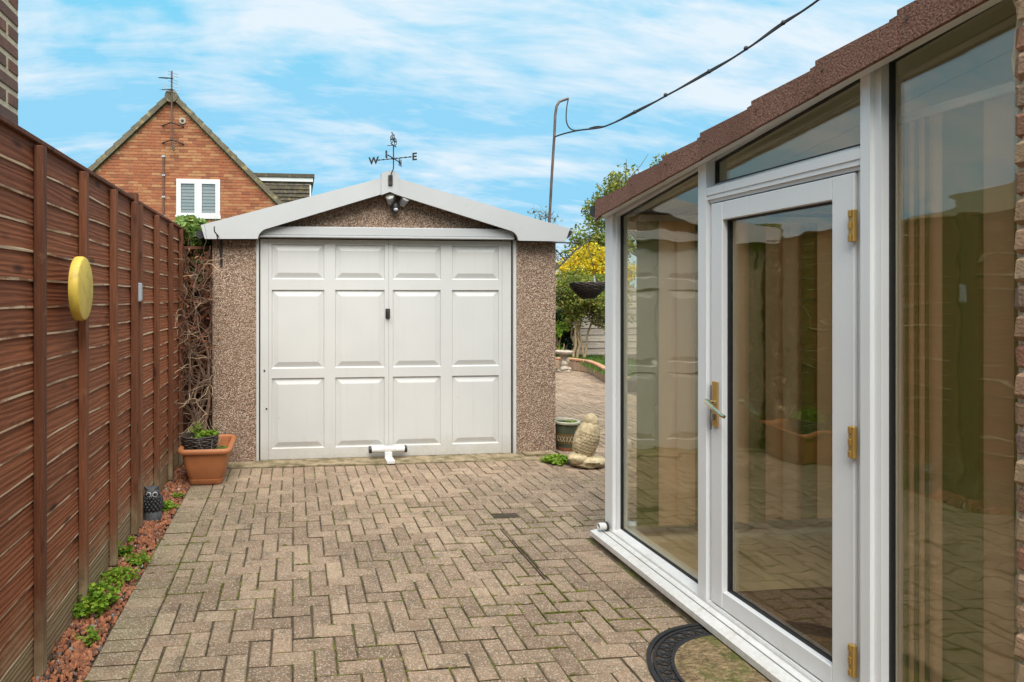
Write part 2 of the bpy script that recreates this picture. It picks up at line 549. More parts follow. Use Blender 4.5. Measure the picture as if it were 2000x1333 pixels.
def mk_brick(name, cols, rough=.88, bump=.6):
    m, t, b = newmat(name); k = N(t)
    p = k.pos()
    cr = k.n('ShaderNodeValToRGB')
    e = cr.color_ramp.elements
    e[0].position = 0; e[0].color = c4(cols[0]); e[1].position = 1; e[1].color = c4(cols[-1])
    for i, cc in enumerate(cols[1:-1]):
        x = e.new((i+1)/(len(cols)-1)); x.color = c4(cc)
    k.l(k.rnd(), cr.inputs[0])
    cc = k.mix(k.ramp(k.noise(p, 26, 5, .65), .35, .75, 0, .5), cr.outputs[0], tuple(x*.5 for x in cols[1]))
    cc = k.mix(k.ramp(k.noise(p, 2.0, 5, .6), .55, .8, 0, .35), cc, tuple(x*.55 for x in cols[0]))
    k.l(cc, b.inputs['Base Color'])
    b.inputs['Roughness'].default_value = rough
    k.bump(k.noise(p, 120, 4), bump, .004, b)
    return m
M['gbrick'] = mk_brick('orange_house_brick', [(.21,.07,.033),(.35,.115,.048),(.29,.088,.04),(.38,.145,.062),(.42,.21,.095),(.31,.09,.04)])
M['dbrick'] = mk_brick('dark_red_brick', [(.22,.09,.06),(.13,.08,.065),(.28,.11,.065),(.18,.10,.075),(.40,.135,.06)])
M['tbrick'] = mk_brick('rough_tan_brick', [(.24,.13,.075),(.36,.25,.15),(.28,.115,.07),(.42,.30,.19),(.19,.12,.09)], bump=1)
M['bedbrick'] = mk_brick('pale_bed_brick', [(.42,.29,.19),(.50,.36,.25),(.36,.24,.16),(.46,.30,.20)])
M['capbrick'] = mk_brick('orange_cap_brick', [(.48,.21,.11),(.42,.25,.16),(.52,.27,.15)])
M['mortar'] = plain('pale_mortar', (.55,.46,.33), .95, .15, 20, bump=.6)
M['gmortar'] = plain('gable_mortar', (.40,.26,.14), .95, .15, 12)
def mk_gran(name, c0, c1, sc_=300, lich=None):
    m, t, b = newmat(name); k = N(t)
    p = k.pos()
    r = k.rnd()
    c = k.mix(k.ramp(k.noise(p, sc_, 2, .7), .36, .64), c0, c1)
    c = k.mix(k.math('MULTIPLY', r, .3), c, tuple(x*.6 for x in c0))
    c = k.mix(k.ramp(k.noise(p, 5, 6, .65), .5, .75, 0, .45), c, tuple(x*.7 for x in c0))
    if lich:
        c = k.mix(k.ramp(k.noise(p, 7, 5, .6), .56, .66), c, lich)
    k.l(c, b.inputs['Base Color']); b.inputs['Roughness'].default_value = .92
    b.inputs['Specular IOR Level'].default_value = .25
    k.bump(k.noise(p, sc_, 3), .9, .004, b)
    return m
M['tile'] = mk_gran('granular_brown_tile', (.125,.058,.041), (.34,.185,.135), 150)
M['oldtile'] = mk_gran('weathered_grey_tile', (.10,.088,.06), (.20,.17,.12), 40, lich=(.27,.21,.10))
M['darktile'] = mk_gran('dark_hung_tile', (.055,.047,.034), (.13,.11,.08), 30, lich=(.16,.13,.06))
M['roofmass'] = mk_gran('plain_roof_covering', (.09,.08,.06), (.16,.14,.10), 20)
def mk_glass(name, tintc, r0, wav=.0, roughg=0.0, refl=(1,1,1)):
    m = bpy.data.materials.new(name); m.use_nodes = True
    t = m.node_tree; t.nodes.clear(); k = N(t)
    o = k.n('ShaderNodeOutputMaterial')
    tr = k.n('ShaderNodeBsdfTransparent'); tr.inputs[0].default_value = c4(tintc)
    gl = k.n('ShaderNodeBsdfGlossy'); gl.inputs['Roughness'].default_value = roughg
    gl.inputs['Color'].default_value = c4(refl)
    lw = k.n('ShaderNodeLayerWeight'); lw.inputs['Blend'].default_value = .5
    f = k.math('ADD', r0, k.math('MULTIPLY', k.math('POWER', lw.outputs['Facing'], 5.0), 1-r0), True)
    if wav:
        bp = k.n('ShaderNodeBump'); bp.inputs['Strength'].default_value = wav; bp.inputs['Distance'].default_value = .01
        k.l(k.noise(k.pos((1,.9,2.4)), 2.1, 2), bp.inputs['Height'])
        k.l(bp.outputs[0], gl.inputs['Normal'])
    mx = k.n('ShaderNodeMixShader')
    k.l(f, mx.inputs[0]); k.l(tr.outputs[0], mx.inputs[1]); k.l(gl.outputs[0], mx.inputs[2])
    k.l(mx.outputs[0], o.inputs[0])
    return m
M['glass'] = mk_glass('bronze_tinted_glass', (.945,.93,.86), .095, wav=.20, refl=(1,.97,.92))
M['cleanglass'] = mk_glass('house_window_glass', (.92,.94,.94), .06)
def mk_leaf(name, a, b_, c=None, trans=.35):
    m = bpy.data.materials.new(name); m.use_nodes = True
    t = m.node_tree; b = t.nodes['Principled BSDF']; k = N(t)
    r = k.n('ShaderNodeNewGeometry').outputs['Random Per Island']
    cc = k.mix(r, a, b_)
    if c: cc = k.mix(k.ramp(k.math('FRACT', k.math('MULTIPLY', r, 13.7)), .72, .8), cc, c)
    cc = k.mix(k.ramp(k.noise(k.pos(), 3.0, 3), .35, .7, 0, .45), cc, tuple(x*.55 for x in a))
    k.l(cc, b.inputs['Base Color']); b.inputs['Roughness'].default_value = .5
    b.inputs['Specular IOR Level'].default_value = .35
    tl = k.n('ShaderNodeBsdfTranslucent'); k.l(cc, tl.inputs[0])
    mx = k.n('ShaderNodeMixShader'); mx.inputs[0].default_value = trans
    k.l(b.outputs[0], mx.inputs[1]); k.l(tl.outputs[0], mx.inputs[2])
    k.l(mx.outputs[0], t.nodes['Material Output'].inputs[0])
    return m
M['treeleaf'] = mk_leaf('tree_leaf', (.105,.145,.022), (.25,.27,.04), (.45,.41,.07))
M['shrubleaf'] = mk_leaf('shrub_leaf', (.105,.165,.02), (.25,.30,.04), (.40,.33,.09))
M['yellowleaf'] = mk_leaf('golden_leaf', (.62,.44,.012), (.86,.66,.025), (.36,.38,.03), .35)
M['darkleaf'] = mk_leaf('ivy_leaf', (.018,.04,.014), (.05,.095,.025))
M['ivyleaf'] = mk_leaf('bright_ivy_leaf', (.12,.23,.05), (.28,.40,.11), (.45,.46,.13))
M['varleaf'] = mk_leaf('variegated_leaf', (.19,.23,.06), (.42,.40,.16), (.50,.45,.22))
M['weedleaf'] = mk_leaf('fresh_weed_leaf', (.10,.22,.015), (.26,.42,.03), (.38,.48,.05))
M['bareleaf'] = mk_leaf('sparse_autumn_leaf', (.14,.13,.05), (.24,.20,.08), (.26,.15,.06))
M['grass'] = mk_leaf('grass_blade', (.07,.15,.02), (.16,.26,.04))
M['moss'] = mk_leaf('joint_moss', (.085,.095,.012), (.19,.20,.022), (.10,.07,.03), .1)
M['redleaf'] = mk_leaf('dry_red_leaf', (.22,.065,.035), (.40,.15,.06))
M['bark'] = plain('grey_brown_bark', (.16,.125,.085), .95, .3, 20, bump=1, bscale=40)
M['palebark'] = plain('pale_shrub_stem', (.36,.26,.15), .9, .25, 16, bump=.8, bscale=50)
M['twig'] = plain('dry_vine_twig', (.185,.115,.08), .9, .35, 18, bump=.5)
M['paletwig'] = plain('pale_dry_twig', (.46,.34,.21), .9, .25, 12)
def mk_gravel():
    m, t, b = newmat('red_gravel_chip'); k = N(t)
    r = k.n('ShaderNodeNewGeometry').outputs['Random Per Island']
    cr = k.n('ShaderNodeValToRGB'); e = cr.color_ramp.elements
    e[0].position = 0; e[0].color = (.16,.06,.035,1); e[1].position = 1; e[1].color = (.40,.37,.34,1)
    for ps, cc in ((.35,(.30,.105,.048,1)),(.65,(.40,.165,.080,1)),(.85,(.23,.10,.055,1)),(.93,(.06,.045,.04,1))):
        x = e.new(ps); x.color = cc
    k.l(r, cr.inputs[0]); k.l(cr.outputs[0], b.inputs['Base Color'])
    b.inputs['Roughness'].default_value = .85
    k.bump(k.noise(k.pos(), 180, 3), .5, .003, b)
    return m
M['gravel'] = mk_gravel()

# ------------------------------------------------------------------ foliage tools
def leaf(mb, p, size, rng, m=0, up=.35, asp=.55):
    d = Vector((rng.gauss(0,1), rng.gauss(0,1), rng.gauss(0,1)+up)).normalized()
    a = d.orthogonal().normalized()
    a = (Matrix.Rotation(rng.uniform(0, 6.28), 3, d) @ a)
    b = d.cross(a)
    L = size*rng.uniform(.65, 1.25); W = L*asp
    q = p + d*L*.12
    mb.add([p - a*L*.5, q + b*W*.5 - a*L*.05, p + a*L*.5, q - b*W*.5 - a*L*.05], [(0,1,2),(0,2,3)], m)
def cloud(mb, c, r, n, size, rng, m=0, shell=.45, asp=.55, up=.35):
    c = Vector(c)
    for _ in range(n):
        d = Vector((rng.gauss(0,1), rng.gauss(0,1), rng.gauss(0,1))).normalized()
        f = rng.random()**shell
        f *= 1 + .22*noise.noise(d*2.3 + c)
        leaf(mb, c + Vector((d.x*r[0], d.y*r[1], d.z*r[2]))*f, size, rng, m, up, asp)
def limb(mb, a, b, r0, r1, rng, n=7, k=6, wob=.08, m=0):
    a, b = Vector(a), Vector(b); L = (b-a).length
    pts = []; rs = []
    for i in range(k+1):
        t = i/k
        w_ = math.sin(math.pi*t)*wob*L
        pts.append(a.lerp(b, t) + Vector((rng.uniform(-1,1), rng.uniform(-1,1), rng.uniform(-.3,.6)))*w_)
        rs.append(r0*(1-t)+r1*t)
    mb.tube(pts, rs, n, m)
def tree(name, label, cat, base, trunk_top, r0, clumps, leafsize, per, lmat, bmat, seed, group=None, asp=.55, shell=.45, stems=1):
    rng = random.Random(seed)
    t = thing(name, base, label, cat, group)
    tb = MB()
    top = Vector(trunk_top)
    for s_ in range(stems):
        if stems == 1: b0, tp = Vector(base), top
        else:
            b0 = Vector(base)+Vector((rng.uniform(-1,1)*r0*6, rng.uniform(-1,1)*r0*4, 0))
            tp = top + Vector((rng.uniform(-1,1)*r0*14, rng.uniform(-1,1)*r0*8, rng.uniform(-.1,.2)))
        limb(tb, b0, tp, r0, r0*.6, rng, 8, 6, .04)
    for (c, r, n) in clumps:
        limb(tb, top.lerp(Vector(base), rng.uniform(0,.25)), Vector(c), r0*.45, r0*.08, rng, 5, 5, .07)
        for _ in range(4):
            d = Vector((rng.gauss(0,1)*r[0], rng.gauss(0,1)*r[1], rng.gauss(0,1)*r[2]))*.65
            limb(tb, c, Vector(c)+d, r0*.12, r0*.03, rng, 4, 3, .06)
    tb.build('trunk', bmat, t, True)
    lb = MB()
    for (c, r, n) in clumps:
        cloud(lb, c, r, int(n*per), leafsize, rng, 0, shell, asp)
    lb.build('crown', lmat, t)
    return t

# ------------------------------------------------------------------ ground
mb = MB(); g = 400
mb.add([(-g,-g,-.10),(g,-g,-.10),(g,g,-.10),(-g,g,-.10)], [(0,1,2,3)])
tag(mb.build('ground', M['lawn']), kind='structure')

# ---- paving: jointing bed plus every block paver
P = .0882                      # half a block
X0, X1 = -.625, -.625 + 25*P   # herringbone field
YE = 5.10                      # field ends at the garage threshold
rng = random.Random(4)
mb = MB()
mb.prism([(-.80,-2.5),(1.86,-2.5),(1.86,3.42),(6.2,3.42),(6.2,11.4),(2.45,11.4),(2.45,5.12),(-.80,5.12)], 'z', -.08, -.009)
paving = mb.build('paving', M['joint'])
tag(paving, kind='structure')
def bed_front(y):               # x of the raised bed's wall at depth y
    pts = [(8.6,5.05),(9.2,5.2),(9.72,5.34),(10.3,5.52),(10.86,5.64),(11.2,5.55),(11.35,5.40),(11.42,5.1)]
    for (a, xa), (b, xb) in zip(pts, pts[1:]):
        if a <= y <= b: return xa + (xb-xa)*(y-a)/(b-a)
    return 5.05 if y < 8.6 else 4.9
def in_field(i, j):             # cell inside the paved herringbone?
    x = X0 + (i+.5)*P; y = YE - (j+.5)*P
    if X0 < x < X1 and -2.4 < y < YE - 2*P: return True
    if X1 <= x and y > 3.44:
        if x < 2.46 and y > YE - 2*P: return False
        return x < bed_front(y) and y < 11.4
    return False
pavers = []                     # (x centre, y centre, x size, y size)
gap = .0075
for j in range(-75, 86):
    for i in range(0, 72):
        if not in_field(i, j): continue
        d = (i + j) % 4          # j grows towards the camera
        if d == 0:   cells = [(i,j),(i+1,j)]
        elif d == 1: cells = [(i-1,j),(i,j)]
        elif d == 2: cells = [(i,j),(i,j+1)]
        else:        cells = [(i,j-1),(i,j)]
        ok = [c for c in cells if in_field(*c)]
        if ok[0] != (i, j): continue
        xs = [c[0] for c in ok]; ys = [c[1] for c in ok]
        xa = X0 + min(xs)*P; xb = X0 + (max(xs)+1)*P
        yb = YE - min(ys)*P; ya = YE - (max(ys)+1)*P
        pavers.append(((xa+xb)/2, (ya+yb)/2, xb-xa, yb-ya))
for i in range(34):             # soldier course along the garage
    pavers.append((X0 + (i+.5)*P, YE - P, P, 2*P))
y = 5.08
while y > -2.4:                 # edging course beside the gravel
    pavers.append((-.7125, y-P/2, .175, P)); y -= P
y = 3.42
while y > -2.4:                 # edging course beside the glazed porch
    pavers.append((X1 + .09, y-P/2, .178, P)); y -= P
def paver_verts(lx, ly, rg):
    hx, hy = lx/2-gap/2, ly/2-gap/2
    c = .0040
    vs = []
    for z, q in ((-.05,0),(-.0045,0),(0,c)):
        for sx, sy in ((-1,-1),(1,-1),(1,1),(-1,1)):
            vs.append(Vector((sx*(hx-q)+rg.uniform(-.0012,.0012), sy*(hy-q)+rg.uniform(-.0012,.0012), z)))
    return vs
PF = [(0,1,5,4),(1,2,6,5),(2,3,7,6),(3,0,4,7),(4,5,9,8),(5,6,10,9),(6,7,11,10),(7,4,8,11),(8,9,10,11)]
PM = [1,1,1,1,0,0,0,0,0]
def proj(p):
    s, c = math.sin(R(6)), math.cos(R(6))
    xc = p[0]*c - p[1]*s; zc = p[0]*s + p[1]*c
    return 696+1155*xc/zc, 580-1155*(p[2]-CAM_H)/zc, zc
def seen(q):
    if q[1] < 1.9: return False
    u, v, z = proj((q[0], q[1], 0))
    return -20 < u < 1600 and v < 1345
gone = min(pavers, key=lambda q: (q[0]-1.33)**2 + (q[1]-3.81)**2)
pavers = [q for q in pavers if q is not gone]
pavers.sort(key=lambda q: (not seen(q), q[1]))
tmpl = {}
far = MB()
for n_, q in enumerate(pavers):
    h = .0070*noise.noise(Vector((q[0]*1.3, q[1]*1.3, 0))) + rng.uniform(-.0022,.0022)
    tilt = (rng.uniform(-.011,.011), rng.uniform(-.011,.011), rng.uniform(-.010,.010))
    if n_ < 300:
        key = (round(q[2],3), round(q[3],3), rng.randrange(4))
        if key not in tmpl:
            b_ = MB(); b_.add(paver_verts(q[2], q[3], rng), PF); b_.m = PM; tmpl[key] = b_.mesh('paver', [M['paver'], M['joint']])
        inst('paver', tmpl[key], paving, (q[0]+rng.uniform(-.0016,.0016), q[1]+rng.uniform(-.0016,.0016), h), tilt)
    else:
        mt = Matrix.Translation((q[0], q[1], h)) @ Euler(tilt).to_matrix().to_4x4()
        far.add([mt @ v for v in paver_verts(q[2], q[3], rng)], PF)
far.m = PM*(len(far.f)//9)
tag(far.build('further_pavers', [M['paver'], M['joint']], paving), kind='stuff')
# patch of bare earth and the sunken channel edge in the paving
mb = MB(); mb.blob((gone[0],gone[1],-.012), (gone[2]*.56,gone[3]*.56,.014), 18, 8, 0, amp=.35, fr=2)
tag(mb.build('bare_soil_patch', M['soil'], paving, True))
mb = MB(); mb.box(1.284,1.290,2.93,3.60,-.02,.0055); mb.box(1.300,1.303,2.95,3.60,-.02,.0045)
mb.build('channel_edge', M['soil'], paving)

# ---- gravel strip along the fence
mb = MB(); mb.box(-1.02,-.802,-2.5,5.6,-.08,-.02)
gb = mb.build('gravel_bed', M['soil']); tag(gb, kind='structure')
PHI = (1+5**.5)/2
ICO = [Vector(v).normalized() for v in [(-1,PHI,0),(1,PHI,0),(-1,-PHI,0),(1,-PHI,0),(0,-1,PHI),(0,1,PHI),(0,-1,-PHI),(0,1,-PHI),(PHI,0,-1),(PHI,0,1),(-PHI,0,-1),(-PHI,0,1)]]
ICOF = [(0,11,5),(0,5,1),(0,1,7),(0,7,10),(0,10,11),(1,5,9),(5,11,4),(11,10,2),(10,7,6),(7,1,8),(3,9,4),(3,4,2),(3,2,6),(3,6,8),(3,8,9),(4,9,5),(2,4,11),(6,2,10),(8,6,7),(9,8,1)]
rng = random.Random(11)
mb = MB()
for _ in range(3600):
    y = 1.7 + 3.5*rng.random()**1.15; x = rng.uniform(-.985,-.803)
    s = rng.uniform(.007,.0165)
    e = Euler((rng.uniform(0,6),rng.uniform(0,6),rng.uniform(0,6))).to_matrix()
    sc_ = Vector((rng.uniform(.8,1.5), rng.uniform(.6,1), rng.uniform(.45,.8)))
    z = -.012 + rng.uniform(0,.012) + .012*max(0, (-.80-x)/.18)
    mb.add([e @ Vector((v.x*sc_.x, v.y*sc_.y, v.z*sc_.z))*s*rng.uniform(.8,1.15) + Vector((x,y,z)) for v in ICO], ICOF)
tag(mb.build('red_gravel', M['gravel']), 'small red stone chippings filling the strip below the fence', 'gravel', kind='stuff')

# ------------------------------------------------------------------ timber fence
FX = -1.0
def board_mesh(L, pitch, rg, zb_amp=.006):
    """overlapping board along y, wavy lower edge with the stain worn off it"""
    n = 16
    b = MB(); rows = []
    ph = rg.uniform(0, 50)
    for i in range(n+1):
        y = L*i/n
        wv = zb_amp*(noise.noise(Vector((y*2.6, ph, 0)))*1.4 + .5*noise.noise(Vector((y*9, ph, 3))))
        e = .0085 + .005*noise.noise(Vector((y*14, ph, 7)))
        rows.append([(-.006, y, pitch+.018), (.0085, y, pitch+.018), (.0165, y, wv+e), (.0158, y, wv), (-.004, y, wv)])
    vs = [v for r in rows for v in r]
    fs = []; ms = []
    for i in range(n):
        a, c = i*5, (i+1)*5
        for kk, mm in ((0,0),(1,0),(2,1),(3,1),(4,0)):
            k2 = (kk+1) % 5
            fs.append((a+kk, a+k2, c+k2, c+kk)); ms.append(mm)
    fs.append((4,3,2,1,0)); ms.append(0)
    fs.append(tuple(n*5+kk for kk in range(5))); ms.append(0)
    b.v = vs; b.f = [tuple(reversed(f)) for f in fs]; b.m = ms
    return b.mesh('board', [M['fence'], M['worn']])
rng = random.Random(21)
BM = [board_mesh(1.82, .1045, rng) for _ in range(9)]
FENCE = thing('timber_fence', (FX, 0, 0), 'brown stained overlapping board fence with battens along the left side', 'fence')
def fence_panel(y0, battens, label, end=1.82):
    t = bpy.data.objects.new('fence_panel', None); t.parent = FENCE; t.location = (0, y0, 0); t['label'] = label; col.objects.link(t)
    for i in range(18):
        inst('board', BM[rng.randrange(9)], t, (FX + rng.uniform(-.002,.002), y0, .160+i*.1045), (0, rng.uniform(-.02,.02), 0), (1, end/1.82, 1))
    for yb in battens:
        b_ = MB(); b_.bevbox(FX+.017, FX+.052, yb-.02, yb+.02, .02, 2.035, .003); b_.build('batten', M['batten'], t)
    b_ = MB(); b_.bevbox(FX-.03, FX+.03, y0, y0+end, 2.048, 2.068, .003); b_.build('cap_rail', M['batten'], t)
    b_ = MB(); b_.box(FX-.02, FX+.014, y0, y0+end, -.06, .157); b_.build('gravel_board', M['gravelboard'], t)
    return t
fence_panel(-1.80, [-1.76,-1.33,-.88,-.43,.0], 'stained lap fence panel behind the camera, out past the left edge')
fence_panel(.06, [.10,.55,1.0,1.42,1.86], 'stained lap fence panel nearest the camera, out past the left edge')
fence_panel(1.93, [1.96,2.375,2.845,3.30,3.715], 'stained brown lap fence panel carrying the yellow disc, at the left edge')
fence_panel(3.80, [3.835,4.30,4.78,5.20,5.58], 'stained brown lap fence panel beyond the grey box, towards the garage')
fence_panel(5.66, [5.70,6.2,6.7,7.2,7.44], 'stained lap fence panel alongside the garage, behind the trellis')
def fpost(y, label):
    b_ = MB(); b_.bevbox(FX-.035, FX+.040, y-.03, y+.03, -.06, 2.10, .004)
    b_.build('fence_post', M['batten'], FENCE)
fpost(3.765, 'square brown fence post between the two visible fence panels')
fpost(5.63, 'square brown fence post behind the trellis and bare vine')
# yellow disc and grey box on the fence
t = thing('yellow_disc', (FX+.05, 2.63, 1.495), 'round faded yellow plastic disc fixed to a fence batten', 'disc')
ax = Matrix.Rotation(R(6), 3, 'Z') @ Matrix.Rotation(R(90), 3, 'Y')
b_ = MB(); b_.lathe([(.118,0),(.135,.004),(.138,.010),(.138,.030),(.133,.040),(.122,.045),(.0,.047)], (FX+.068,2.645,1.495), 40, 0, ax)
b_.build('disc_body', M['yellow'], t, True)
b_ = MB(); b_.lathe([(.03,-.014),(.03,.0)], (FX+.067,2.645,1.495), 16, 0, ax); b_.build('boss', M['yellow'], t, True)
t = thing('grey_box', (FX+.045, 3.765, 1.49), 'small pale grey plastic box on the fence post', 'box')
b_ = MB(); b_.bevbox(FX+.041, FX+.062, 3.745, 3.79, 1.43, 1.545, .004); b_.build('case', M['greyplastic'], t)
b_ = MB(); b_.bevbox(FX+.062, FX+.065, 3.752, 3.783, 1.44, 1.535, .001); b_.build('cover', M['greyplastic'], t)

# ------------------------------------------------------------------ garage
GY = 5.31
G = thing('garage', (.86, GY, 0), 'concrete sectional garage with pebbled front and white panelled door', 'garage')
def part(fn, name, mats, parent, smooth=False):
    b_ = MB(); fn(b_); return b_.build(name, mats, parent, smooth)
part(lambda b: b.box(-.715,-.335,GY,10.3,-.03,1.96), 'left_pier', M['pebble'], G)
part(lambda b: b.box(2.052,2.433,GY,10.3,-.008,1.97), 'right_pier', M['pebble'], G)
part(lambda b: b.prism([(-.70,1.975),(2.42,1.975),(2.30,2.06),(.86,2.47),(-.58,2.06)], 'y', GY+.02, GY+.10), 'gable_infill', M['pebble'], G)
part(lambda b: b.box(-.33,2.05,10.2,10.3,-.03,1.97), 'rear_wall', M['pebble'], G)
part(lambda b: (b.prism([(-.80,2.045),(.86,2.500),(.86,2.525),(-.80,2.070)], 'y', 5.225, 10.4), b.prism([(2.52,2.050),(2.52,2.075),(.86,2.525),(.86,2.500)], 'y', 5.226, 10.4)), 'roof_sheet', M['roofmass'], G)
def arc(cx, cz, r, a0, a1, n=8):
    return [(cx+r*math.cos(R(a0+(a1-a0)*i/n)), cz+r*math.sin(R(a0+(a1-a0)*i/n))) for i in range(n+1)]
# barge boards with their rounded lower corner
bl = [(-.765,1.958),(-.335,1.963)] + arc(-.215,1.955,.10,175,105) + [(.775,2.372),(.775,2.516),(-.800,2.077)]
br = [(2.480,1.968),(2.050,1.971)] + arc(1.93,1.965,.10,5,75) + [(.917,2.366),(.917,2.516),(2.520,2.086)]
part(lambda b: b.prism(bl, 'y', 5.2, 5.224), 'barge_board', M['fascia'], G)
part(lambda b: b.prism(br, 'y', 5.2, 5.224), 'barge_board', M['fascia'], G)
part(lambda b: b.prism([(.768,2.362),(.846,2.392),(.924,2.362),(.924,2.556),(.846,2.582),(.768,2.556)], 'y', 5.190, 5.232), 'ridge_cap', M['fascia'], G)
part(lambda b: (b.bevbox(-.318,2.012,5.255,5.335,2.003,2.082,.006), b.bevbox(-.318,2.012,5.247,5.335,1.985,2.0025,.003)), 'lintel', M['fascia'], G)
part(lambda b: (b.box(-.334,-.312,GY-.004,5.40,0,1.984), b.box(2.024,2.051,GY-.004,5.40,.0,1.984), b.box(-.311,2.0235,5.36,5.40,1.96,1.984)), 'door_frame', M['garagewhite'], G)
part(lambda b: (b.box(-.312,-.302,5.327,5.335,0,1.984), b.box(2.012,2.022,5.327,5.335,.0,1.984)), 'door_seal', M['rubber'], G)
# the panelled door
D = bpy.data.objects.new('door', None); col.objects.link(D); D.parent = G
PX = [(-.200,.270),(.368,.820),(.895,1.342),(1.447,1.894)]
PZ = [(.100,.731),(.817,1.522),(1.617,1.932)]
def door_skin(b):
    # z lines and x lines; seams split the skin
    zs = [.006] + [z for pr in PZ for z in pr] + [1.984]
    groups = [(-.300,-.2275,[]), (-.2255,.8565,PX[:2]), (.8585,1.9225,PX[2:]), (1.9245,2.010,[])]
    for xa, xb, pans in groups:
        xs = [xa] + [x for pr in pans for x in pr] + [xb]
        for i in range(len(xs)-1):
            hole_col = any(abs(xs[i]-p[0]) < 1e-6 for p in pans)
            for j in range(len(zs)-1):
                if hole_col and j % 2 == 1: continue
                b.add([(xs[i],5.330,zs[j]),(xs[i+1],5.330,zs[j]),(xs[i+1],5.330,zs[j+1]),(xs[i],5.330,zs[j+1])], [(0,1,2,3)])
        for x in (xa, xb):
            b.add([(x,5.330,.006),(x,5.348,.006),(x,5.348,1.984),(x,5.330,1.984)], [(0,1,2,3)])
part(door_skin, 'door_skin', M['garagewhite'], D)
part(lambda b: b.box(-.300,2.010,5.349,5.357,.004,1.984), 'door_back', M['garagewhite'], D)
for (za, zb) in PZ:
    for (xa, xb) in PX:
        def pan(b, xa=xa, xb=xb, za=za, zb=zb):
            rings = [(0,5.330),(.006,5.3435),(.013,5.3445),(.054,5.3325),(.058,5.3315)]
            vs = []
            for q, yy in rings:
                vs += [(xa+q,yy,za+q),(xb-q,yy,za+q),(xb-q,yy,zb-q),(xa+q,yy,zb-q)]
            fs = []
            for i in range(len(rings)-1):
                for k_ in range(4):
                    fs.append((i*4+k_, i*4+(k_+1)%4, (i+1)*4+(k_+1)%4, (i+1)*4+k_))
            o = (len(rings)-1)*4
            fs.append((o,o+1,o+2,o+3))
            b.add(vs, fs)
        part(pan, 'panel', M['garagewhite'], D)
H_ = part(lambda b: b.bevbox(.826,.868,5.318,5.3295,1.262,1.352,.004), 'handle', M['iron'], D)
part(lambda b: (b.lathe([(.012,0),(.012,.03),(.008,.034)], (.847,5.318,1.325), 12, 0, Matrix.Rotation(R(90),3,'X')), b.bevbox(.836,.858,5.280,5.291,1.268,1.338,.004)), 'turn_lever', M['iron'], H_, True)
for zz_, xx_ in ((.80,-.264),(.46,-.245)):
    part(lambda b: b.lathe([(.009,0),(.006,.006)], (xx_,5.330,zz_), 10, 0, Matrix.Rotation(R(90),3,'X')), 'screw', M['iron'], D)
# threshold slab
def thr(b):
    pts = [(-.74,5.135),(-.2,5.118),(.3,5.125),(.9,5.105),(1.5,5.112),(2.05,5.09),(2.33,5.075),(2.36,5.11),(2.36,5.30),(-.74,5.30)]
    b.prism(pts, 'z', -.05, .004)
    b.box(-.31,2.02,5.30,5.40,-.05,.003)
part(thr, 'threshold', M['concrete'], G)
part(lambda b: b.box(2.10,2.40,5.20,5.309,.0045,.02), 'wall_foot', M['concrete'], G)
# iron basket bracket on the left pier
t = thing('hanging_bracket', (-.64,GY,1.73), 'black iron hanging bracket on the garage pier above the planter', 'bracket', 'iron basket brackets on the garage')
part(lambda b: b.box(-.648,-.628,GY-.006,GY,1.725,2.0), 'back_plate', M['iron'], t)
part(lambda b: b.tube([(-.638,GY-.01,1.955),(-.645,GY-.06,1.975),(-.655,GY-.16,1.99),(-.66,GY-.27,2.0)], .0055, 8), 'arm', M['iron'], t, True)
part(lambda b: b.tube([(-.638,GY-.008,1.76),(-.642,GY-.07,1.85),(-.650,GY-.15,1.95),(-.655,GY-.2,1.988)], .0045, 8), 'brace', M['iron'], t, True)
part(lambda b: b.tube([(-.66,GY-.27,2.0),(-.661,GY-.285,2.01),(-.662,GY-.29,2.03),(-.662,GY-.282,2.045),(-.662,GY-.27,2.04)], .005, 8), 'hook', M['iron'], t, True)
# gutters ends
part(lambda b: b.prism([(-.79,2.03),(-.845,2.03),(-.85,1.99),(-.82,1.96),(-.775,1.975)], 'y', 5.24, 10.2), 'gutter', M['rubber'], G)
part(lambda b: b.prism([(2.515,2.075),(2.555,2.075),(2.56,2.04),(2.525,2.005),(2.50,2.01)], 'y', 5.24, 10.2), 'gutter', M['rubber'], G)
# ground lock in front of the door
t = thing('garage_door_lock', (.838,5.20,0), 'white T-shaped garage door lock with black end caps at the threshold', 'door lock')
axx = Matrix.Rotation(R(90),3,'Y')
B_ = part(lambda b: b.lathe([(.030,-.150),(.030,.150)], (.838,5.262,.088), 24, 0, axx), 'bar', M['white'], t, True)
for sx in (-1, 1):
    part(lambda b: b.lathe([(.028,-.012),(.0318,-.011),(.0318,.011),(.028,.013)], (.838+sx*.160,5.262,.088), 24, 0, axx), 'end_cap', M['rubber'], t, True)
part(lambda b: (b.bevbox(.803,.870,5.205,5.232,.004,.075,.004),), 'upright', M['white'], t)
part(lambda b: b.bevbox(.801,.873,5.085,5.204,.004,.034,.004), 'foot', M['white'], t)
orange = plain('worn_orange_print', (.62,.22,.06), .6, .4, 120)
rng = random.Random(77)
def letters(b):                 # worn, illegible orange lettering round the tube
    x = .772
    while x < .91:
        w_ = rng.uniform(.004,.011)
        if rng.random() < .82:
            for kk in range(rng.choice((2,3))):
                a0 = R(178 + rng.uniform(0,16)); a1 = a0 + R(rng.uniform(8,16))
                ux = x + rng.uniform(0,.004)
                vs = []
                for a in (a0, a1):
                    for xx in (ux, ux+w_*.45):
                        vs.append((xx, 5.262+.0306*math.cos(a), .088-.0306*math.sin(a)))
                b.add(vs, [(0,1,3,2)])
        x += w_ + .003
part(letters, 'lettering', orange, B_)

